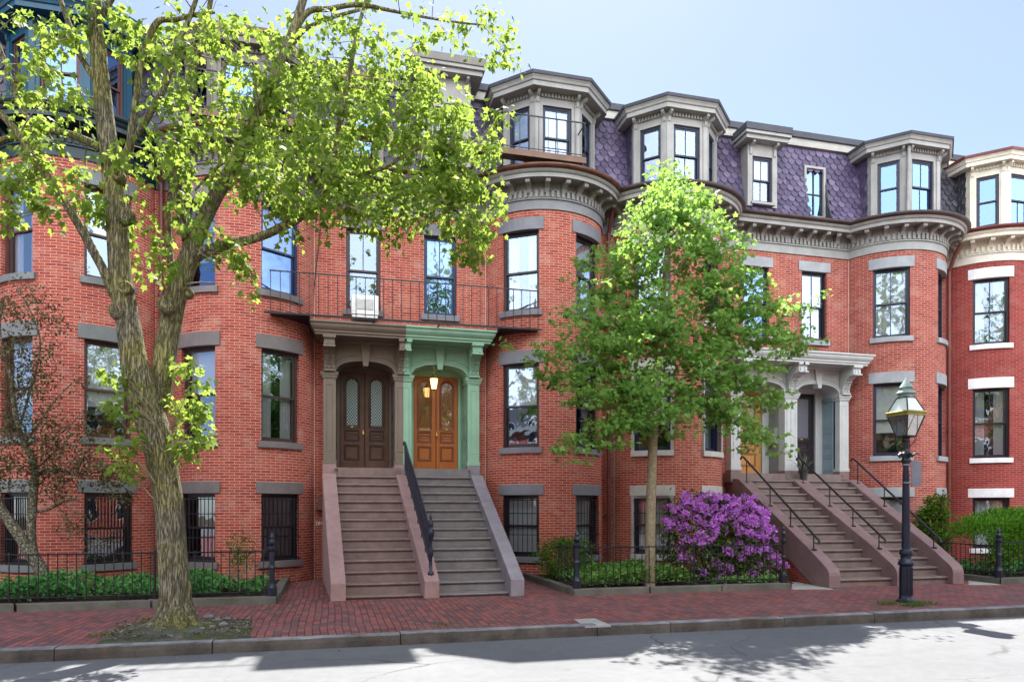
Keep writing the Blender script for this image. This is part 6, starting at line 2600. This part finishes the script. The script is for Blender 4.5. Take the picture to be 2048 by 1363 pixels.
# ------------------------------------------------------------------ small plants and ground cover
M['leaf_cover'] = leaf_mat('leaf_cover', ((0, (.06, .15, .03)), (.5, (.13, .28, .055)), (1, (.25, .42, .10))), .4)
M['leaf_cover_dark'] = leaf_mat('leaf_cover_dark', ((0, (.025, .11, .028)), (.5, (.065, .22, .055)), (1, (.16, .36, .10))), .35)
M['leaf_box'] = leaf_mat('leaf_box', ((0, (.03, .085, .012)), (.5, (.07, .16, .02)), (1, (.13, .24, .04))), .35)
M['leaf_hedge'] = leaf_mat('leaf_hedge', ((0, (.04, .13, .012)), (.5, (.10, .26, .02)), (1, (.19, .38, .04))), .4)
M['leaf_ivy'] = leaf_mat('leaf_ivy', ((0, (.03, .08, .010)), (.5, (.08, .155, .016)), (1, (.17, .25, .035))), .35)
M['grass'] = leaf_mat('grass', ((0, (.04, .10, .012)), (.6, (.08, .17, .02)), (1, (.17, .22, .06))), .35)


def soil_bed(x0, x1, y0, y1, z=.09):
    m = MB()
    nx, ny = 40, 16
    r = random.Random(6)
    rows = [[(x0 + (x1 - x0) * i / nx, y0 + (y1 - y0) * j / ny, z + r.uniform(-.018, .022)) for i in range(nx + 1)] for j in range(ny + 1)]
    m.grid(rows)
    tag(m.build('garden_soil', M['soil'], smooth=True), None, None, kind='structure')


def cover(name, mat, x0, x1, y0, y1, n, h, size, seed, label, avoid=(), tmpl=OVAL, droop=-.5, patch=1.4, width=1.5):
    g = np.random.default_rng(seed)
    P = []
    ph = g.uniform(0, 6.28, 6)
    while len(P) < n:
        x, y = g.uniform(x0, x1), g.uniform(y0, y1)
        if any((x - a) ** 2 + (y - b) ** 2 < c * c for a, b, c in avoid):
            continue
        w = .5 + .25 * math.sin(x * 2.1 * patch + ph[0]) + .25 * math.sin(y * 2.7 * patch + ph[1] + x) + .2 * math.sin(x * 5 + ph[2])
        if w < g.uniform(.0, .55):
            continue
        hh = h * (.35 + .65 * min(1, max(0, w)))
        P.append((x, y, .1 + hh * math.sqrt(g.uniform(0.02, 1))))
    P = np.array(P)
    n = len(P)
    D = g.normal(size=(n, 3)) * .8 + np.array([0, 0, -droop])
    N = g.normal(size=(n, 3)) * .5 + np.array([0, -.25, 1])
    o = leaf_mesh(name, mat, P, D, N, g.uniform(size[0], size[1], n), tmpl=tmpl, width=width, org=((x0 + x1) / 2, (y0 + y1) / 2, .08))
    tag(o, label, 'plants', kind='stuff')
    return o


soil_bed(-9, xl - .16, 13.26, 17.55)
soil_bed(xa + .16, xb_ + .2, YR + .16, 17.55)
soil_bed(xf + .16, xf + 8, 12.76, 17.55)
cover('ground_cover', M['leaf_cover_dark'], -8.6, xl - .3, 13.45, 15.3, 9000, .40, (.05, .10), 1, 'dense dark green leafy ground cover behind the left iron fence', tmpl=OVAL, width=1.3)
cover('ground_cover', M['leaf_cover'], xa + .3, at(1390, 1100, 14).x, YR + .32, 15.6, 8500, .42, (.04, .075), 2, 'bright green leafy ground cover around the young tree trunk', width=1.7)
cover('ground_cover', M['leaf_cover'], at(1390, 1100, 14).x, xb_, YR + .3, 13.9, 900, .2, (.04, .07), 3, 'low green leaves under the purple bush', width=1.7)
cover('ground_cover', M['leaf_cover_dark'], xf + .25, xf + 6, 12.9, 14.5, 3500, .42, (.05, .09), 4, 'green plants with pale leaves at the foot of the right hedge', width=1.3)
cover('ground_cover', M['leaf_cover_dark'], 14.4, xf + .5, 14.2, 16.8, 3000, .55, (.05, .09), 14, 'green plants beside the last stoop cheek', width=1.3)


def blob_bush(name, label, cat, c, rx, ry, rz, n, size, mat, seed, tmpl=OVAL, stems=True, shell=.55, width=1.0, droop=.1, group=None):
    root = thing(name, label, cat, (c[0], c[1], .08), group)
    r = random.Random(seed)
    lv = Leaves(seed)
    for k in range(n):
        d = Vector((r.gauss(0, 1), r.gauss(0, 1), r.gauss(0, 1))).normalized()
        q = r.uniform(shell, 1.0) * (1 + .18 * math.sin(d.x * 4 + seed) + .14 * math.sin(d.z * 5 + d.y * 3))
        p = (c[0] + d.x * rx * q, c[1] + d.y * ry * q, max(.12, c[2] + d.z * rz * q))
        lv.spray(p, r.randint(7, 11), .09, size, droop, 1.0, (d.x * .3, d.y * .3, .35))
    if stems:
        m = MB()
        for k in range(9):
            twig(m, (c[0] + r.uniform(-.06, .06), c[1] + r.uniform(-.06, .06), .06), (c[0] + r.uniform(-.7, .7) * rx, c[1] + r.uniform(-.7, .7) * ry, c[2] + r.uniform(-.3, .5) * rz), .012, .004, k + seed, .15)
        m.build('stem', M['bark_young'], root)
    lv.build('foliage', mat, root, tmpl=tmpl, width=width)
    return root


p = at(1128, 1112, 15.2)
blob_bush('shrub', 'small rounded green shrub at the foot of the wall left of the young tree', 'shrub', (p.x, 15.2, .62), .62, .5, .48, 520, (.035, .06), M['leaf_box'], 61, width=1.3)
p = at(475, 1095, 15.4)
blob_bush('shrub', 'thin upright yellow-green shrub between two barred basement windows', 'shrub', (p.x, 15.6, .75), .32, .25, .62, 80, (.045, .08), M['leaf_ivy'], 62, shell=.2, width=.7)
p = at(1858, 1050, 16.0)
blob_bush('climbing_shrub', 'tall column of yellow-green ivy-like shrub against the bow wall behind the last stoop', 'shrub', (p.x, 15.9, 1.02), .46, .3, 1.08, 620, (.05, .09), M['leaf_ivy'], 63, width=1.5, shell=.7)
m_ = thing('hedge', 'dense bright green clipped hedge behind the right iron fence', 'hedge', (xf + 3.1, 14.0, .08))
lv = Leaves(71)
r = random.Random(71)
hx0 = at(1952, 1060, 13.9).x
for k in range(2400):
    x = r.uniform(hx0, xf + 3.2)
    f = min(1.0, (x - hx0) / .7)
    zt = 1.0 + .5 * math.sqrt(f) + .08 * math.sin(x * 3.1) + .05 * math.sin(x * 7)
    t = r.random()
    if t < .5:
        p = (x, 14.0 + r.uniform(-.75, .75), zt - r.uniform(0, .12))
    else:
        p = (x, 13.3 + r.uniform(0, .25), r.uniform(.35 + .2 * r.random(), zt))
    lv.spray(p, r.randint(8, 13), .12, (.05, .10), -.4, 1.0, (0, -.3, .3))
lv.build('foliage', M['leaf_hedge'], m_, tmpl=LANCE, width=1.5)
tk = MB()
for k in range(7):
    x = hx0 + .35 + k * .55
    tk.tube([(x, 13.9, .02), (x + .05, 13.9, .6), (x - .03, 13.85, 1.0)], [.025, .02, .008], 6)
tk.build('stem', M['bark_lichen'], m_)

# grass tufts round the lamp foot, in the tree pit and on the pavement
g_ = np.random.default_rng(8)


def tufts(label, spots, n, hgt, seed):
    g = np.random.default_rng(seed)
    P, D, Sz = [], [], []
    for x, y, rr in spots:
        for k in range(n):
            a, q = g.uniform(0, 6.28), rr * math.sqrt(g.uniform())
            P.append((x + q * math.cos(a), y + q * .6 * math.sin(a), .004))
            D.append((g.normal() * .6, g.normal() * .6, 1.0))
            Sz.append(g.uniform(hgt * .4, hgt))
    N = g.normal(size=(len(P), 3))
    o = leaf_mesh('grass', M['grass'], P, D, N, Sz, tmpl=LANCE, width=.45, org=(P[0][0], P[0][1], 0))
    tag(o, label, 'grass', kind='stuff')


a, b = gp(1848, 1208), gp(1776, 1208)
tufts('short grass tufts round the foot of the street lamp', [(a.x, a.y, .3), (b.x, b.y, .22), (gp(1822, 1212).x, gp(1822, 1212).y, .2)], 260, .09, 2)
c1, c2, c3, c4 = gp(225, 1270), gp(300, 1240), gp(460, 1262), gp(290, 1280)
tufts('moss and grass in the tree pit of the big maple', [(c1.x, c1.y, .3), (c2.x, c2.y, .25), (c3.x, c3.y, .3), (c4.x, c4.y, .25)], 240, .07, 3)
d = gp(885, 1250)
tufts('little dry grass growing in the brick pavement', [(d.x, d.y, .16)], 90, .06, 4)


def tree_pit():
    q = [gp(186, 1290, 0), gp(246, 1248, 0), gp(505, 1236, 0), gp(500, 1278, 0)]
    n = 26
    g = gp(352, 1262)
    r = random.Random(2)
    rows = []
    for i in range(n + 1):
        row = []
        for j in range(n + 1):
            u, v = i / n, j / n
            p = q[0].lerp(q[3], u).lerp(q[1].lerp(q[2], u), v)
            d = math.hypot(p.x - g.x, p.y - g.y)
            e = min(1, min(u, 1 - u, v, 1 - v) * 6)
            p.y = max(p.y, KERB_Y1 + .01)
            row.append((p.x, p.y, .006 + e * (.02 + r.uniform(0, .025) + .10 * math.exp(-(d / .55) ** 2))))
        rows.append(row)
    m = MB()
    m.grid(rows)
    tag(m.build('tree_pit', M['pit_soil'], smooth=True), None, None, kind='structure')
    # cobbles and clods lying at the trunk foot
    k = 0
    for x, y, s in ((418, 1246, .09), (432, 1252, .07), (445, 1262, .08), (410, 1258, .06), (455, 1248, .06), (425, 1264, .05), (405, 1268, .045)):
        p = gp(x, y)
        m = MB()
        rows = []
        for a in range(6):
            ph = math.pi * a / 5
            rows.append([(p.x + s * math.sin(ph) * math.cos(b * .785) * (1 + .2 * math.sin(b * 2 + k)), p.y + s * .7 * math.sin(ph) * math.sin(b * .785), .07 + s * .7 * math.cos(ph) * (1 + .15 * math.sin(b + k))) for b in range(8)])
        m.grid(rows, wrap=True)
        o = m.build('stone', M['granite'], smooth=True)
        tag(o, 'small grey stone lying in the tree pit right of the maple trunk', 'stone', 'stones in the tree pit')
        k += 1


tree_pit()


def litter():
    g = np.random.default_rng(77)
    a, b, c, d = gp(190, 1287), gp(248, 1250), gp(503, 1238), gp(498, 1276)
    P = []
    for k in range(1500):
        u, v = g.uniform(), g.uniform()
        p = a.lerp(d, u).lerp(b.lerp(c, u), v)
        P.append((p.x, max(p.y, KERB_Y1 + .03), .055 + g.uniform(0, .03)))
    n = len(P)
    D = g.normal(size=(n, 3)) * np.array([1, 1, .25])
    N = g.normal(size=(n, 3)) * .45 + np.array([0, 0, 1])
    o = leaf_mesh('leaf_litter', M['litter'], P, D, N, g.uniform(.015, .06, n), tmpl=OVAL, org=(P[0][0], P[0][1], 0))
    tag(o, 'dry leaf litter and bark chips in the tree pit of the big maple', 'leaf litter', kind='stuff')
    P = []
    for k in range(420):
        x = g.uniform(-6, 12)
        P.append((x, KERB_Y0 - abs(g.normal()) * .12 - .01, ROADZ + .006))
    for k in range(160):
        P.append((g.uniform(-6, 13), g.uniform(9.75, 13.2), .008))
    n = len(P)
    D = g.normal(size=(n, 3)) * np.array([1, 1, .1])
    N = g.normal(size=(n, 3)) * .2 + np.array([0, 0, 1])
    o = leaf_mesh('leaf_litter', M['litter'], P, D, N, g.uniform(.012, .045, n), tmpl=OVAL, org=(P[0][0], P[0][1], 0))
    tag(o, 'scattered dry leaf bits in the gutter and on the brick pavement', 'leaf litter', kind='stuff')


M['litter'] = leaf_mat('litter', ((0, (.05, .04, .028)), (.5, (.14, .115, .08)), (.8, (.24, .21, .16)), (1, (.09, .11, .03))), .1)
litter()
# ------------------------------------------------------------------ the other side of the street (mirrored in the windows)
def far_side():
    r = random.Random(15)
    bm_ = [BRICK_B, BRICK_D, BRICK_F]
    x = -34.0
    k = 0
    while x < 56:
        w = 9.0
        hgt = 8.2 + (k % 3) * .6
        yb = -7.5
        root = thing('brick_row_house', 'brick house on the opposite side of the street, mirrored in the windows', 'house', (x + w / 2, yb, 0), 'houses on the opposite side of the street')
        m = MB()
        m.box(x, yb - 9, -.1, x + w - .02, yb, hgt)
        m.build('wall', bm_[k % 3], root)
        m = MB()
        m.prism([(yb + .05, hgt), (yb - .9, hgt + 2.2), (yb - 9, hgt + 2.2), (yb - 9, hgt)], 'x', x, x + w - .02)
        m.build('roof', M['slate_grey'], root)
        m = MB()
        m.box(x, yb, hgt - .35, x + w - .02, yb + .4, hgt + .05)
        m.build('cornice', M['cornice_d'], root)
        for fl in range(3):
            for i in range(3):
                m = MB()
                cx = x + 1.6 + i * 2.9
                z = 1.0 + fl * 3.0
                m.box(cx - .55, yb - .1, z, cx + .55, yb + .02, z + 2.0)
                wo = m.build('window', M['white_stone'], root)
                m = MB()
                m.box(cx - .45, yb, z + .1, cx + .45, yb + .03, z + 1.9)
                m.build('pane', M['frame_black'], wo)
        x += w
        k += 1
    first = None
    for i, (tx, ty, s) in enumerate(((-12.5, -3.2, 1.0), (-4.5, -3.5, .9), (5.5, -3.0, 1.05), (13.5, -3.4, .95), (23.0, -3.2, 1.0), (33, -3.4, 1.0))):
        root = thing('street_tree', 'leafy street tree on the opposite sidewalk, mirrored in the windows', 'tree', (tx, ty, 0), 'trees on the opposite sidewalk')
        if first is None:
            m = MB()
            m.tube([(tx, ty, -.05), (tx + .05, ty, 3.0), (tx, ty, 7.5), (tx + .1, ty, 14)], [.26, .2, .15, .03], 8)
            for k in range(20):
                a = k * 2.4
                twig(m, (tx, ty, 3.4 + k * .38), (tx + 3.2 * math.cos(a), ty + 3.2 * math.sin(a), 5.6 + k * .55), .07, .015, k, .1)
            tr = m.build('trunk', M['bark_young'], root)
            lv = Leaves(55)
            for k in range(420):
                d = Vector((r.gauss(0, 1), r.gauss(0, 1), r.gauss(0, 1))).normalized() * r.uniform(.3, 1) ** .5
                lv.spray((tx + d.x * 3.3, ty + d.y * 3.0, 9.6 + d.z * 4.8), 9, .34, (.14, .24), .5)
            cr = lv.build('crown', M['leaf_maple'], root)
            first = (tr, cr)
        else:
            for o in first:
                c = o.copy()
                COL.objects.link(c)
                c.parent = root
                c.location = (0, 0, 0)
            root.rotation_euler = (0, 0, i * 1.3)
            root.scale = (s, s, s)


far_side()
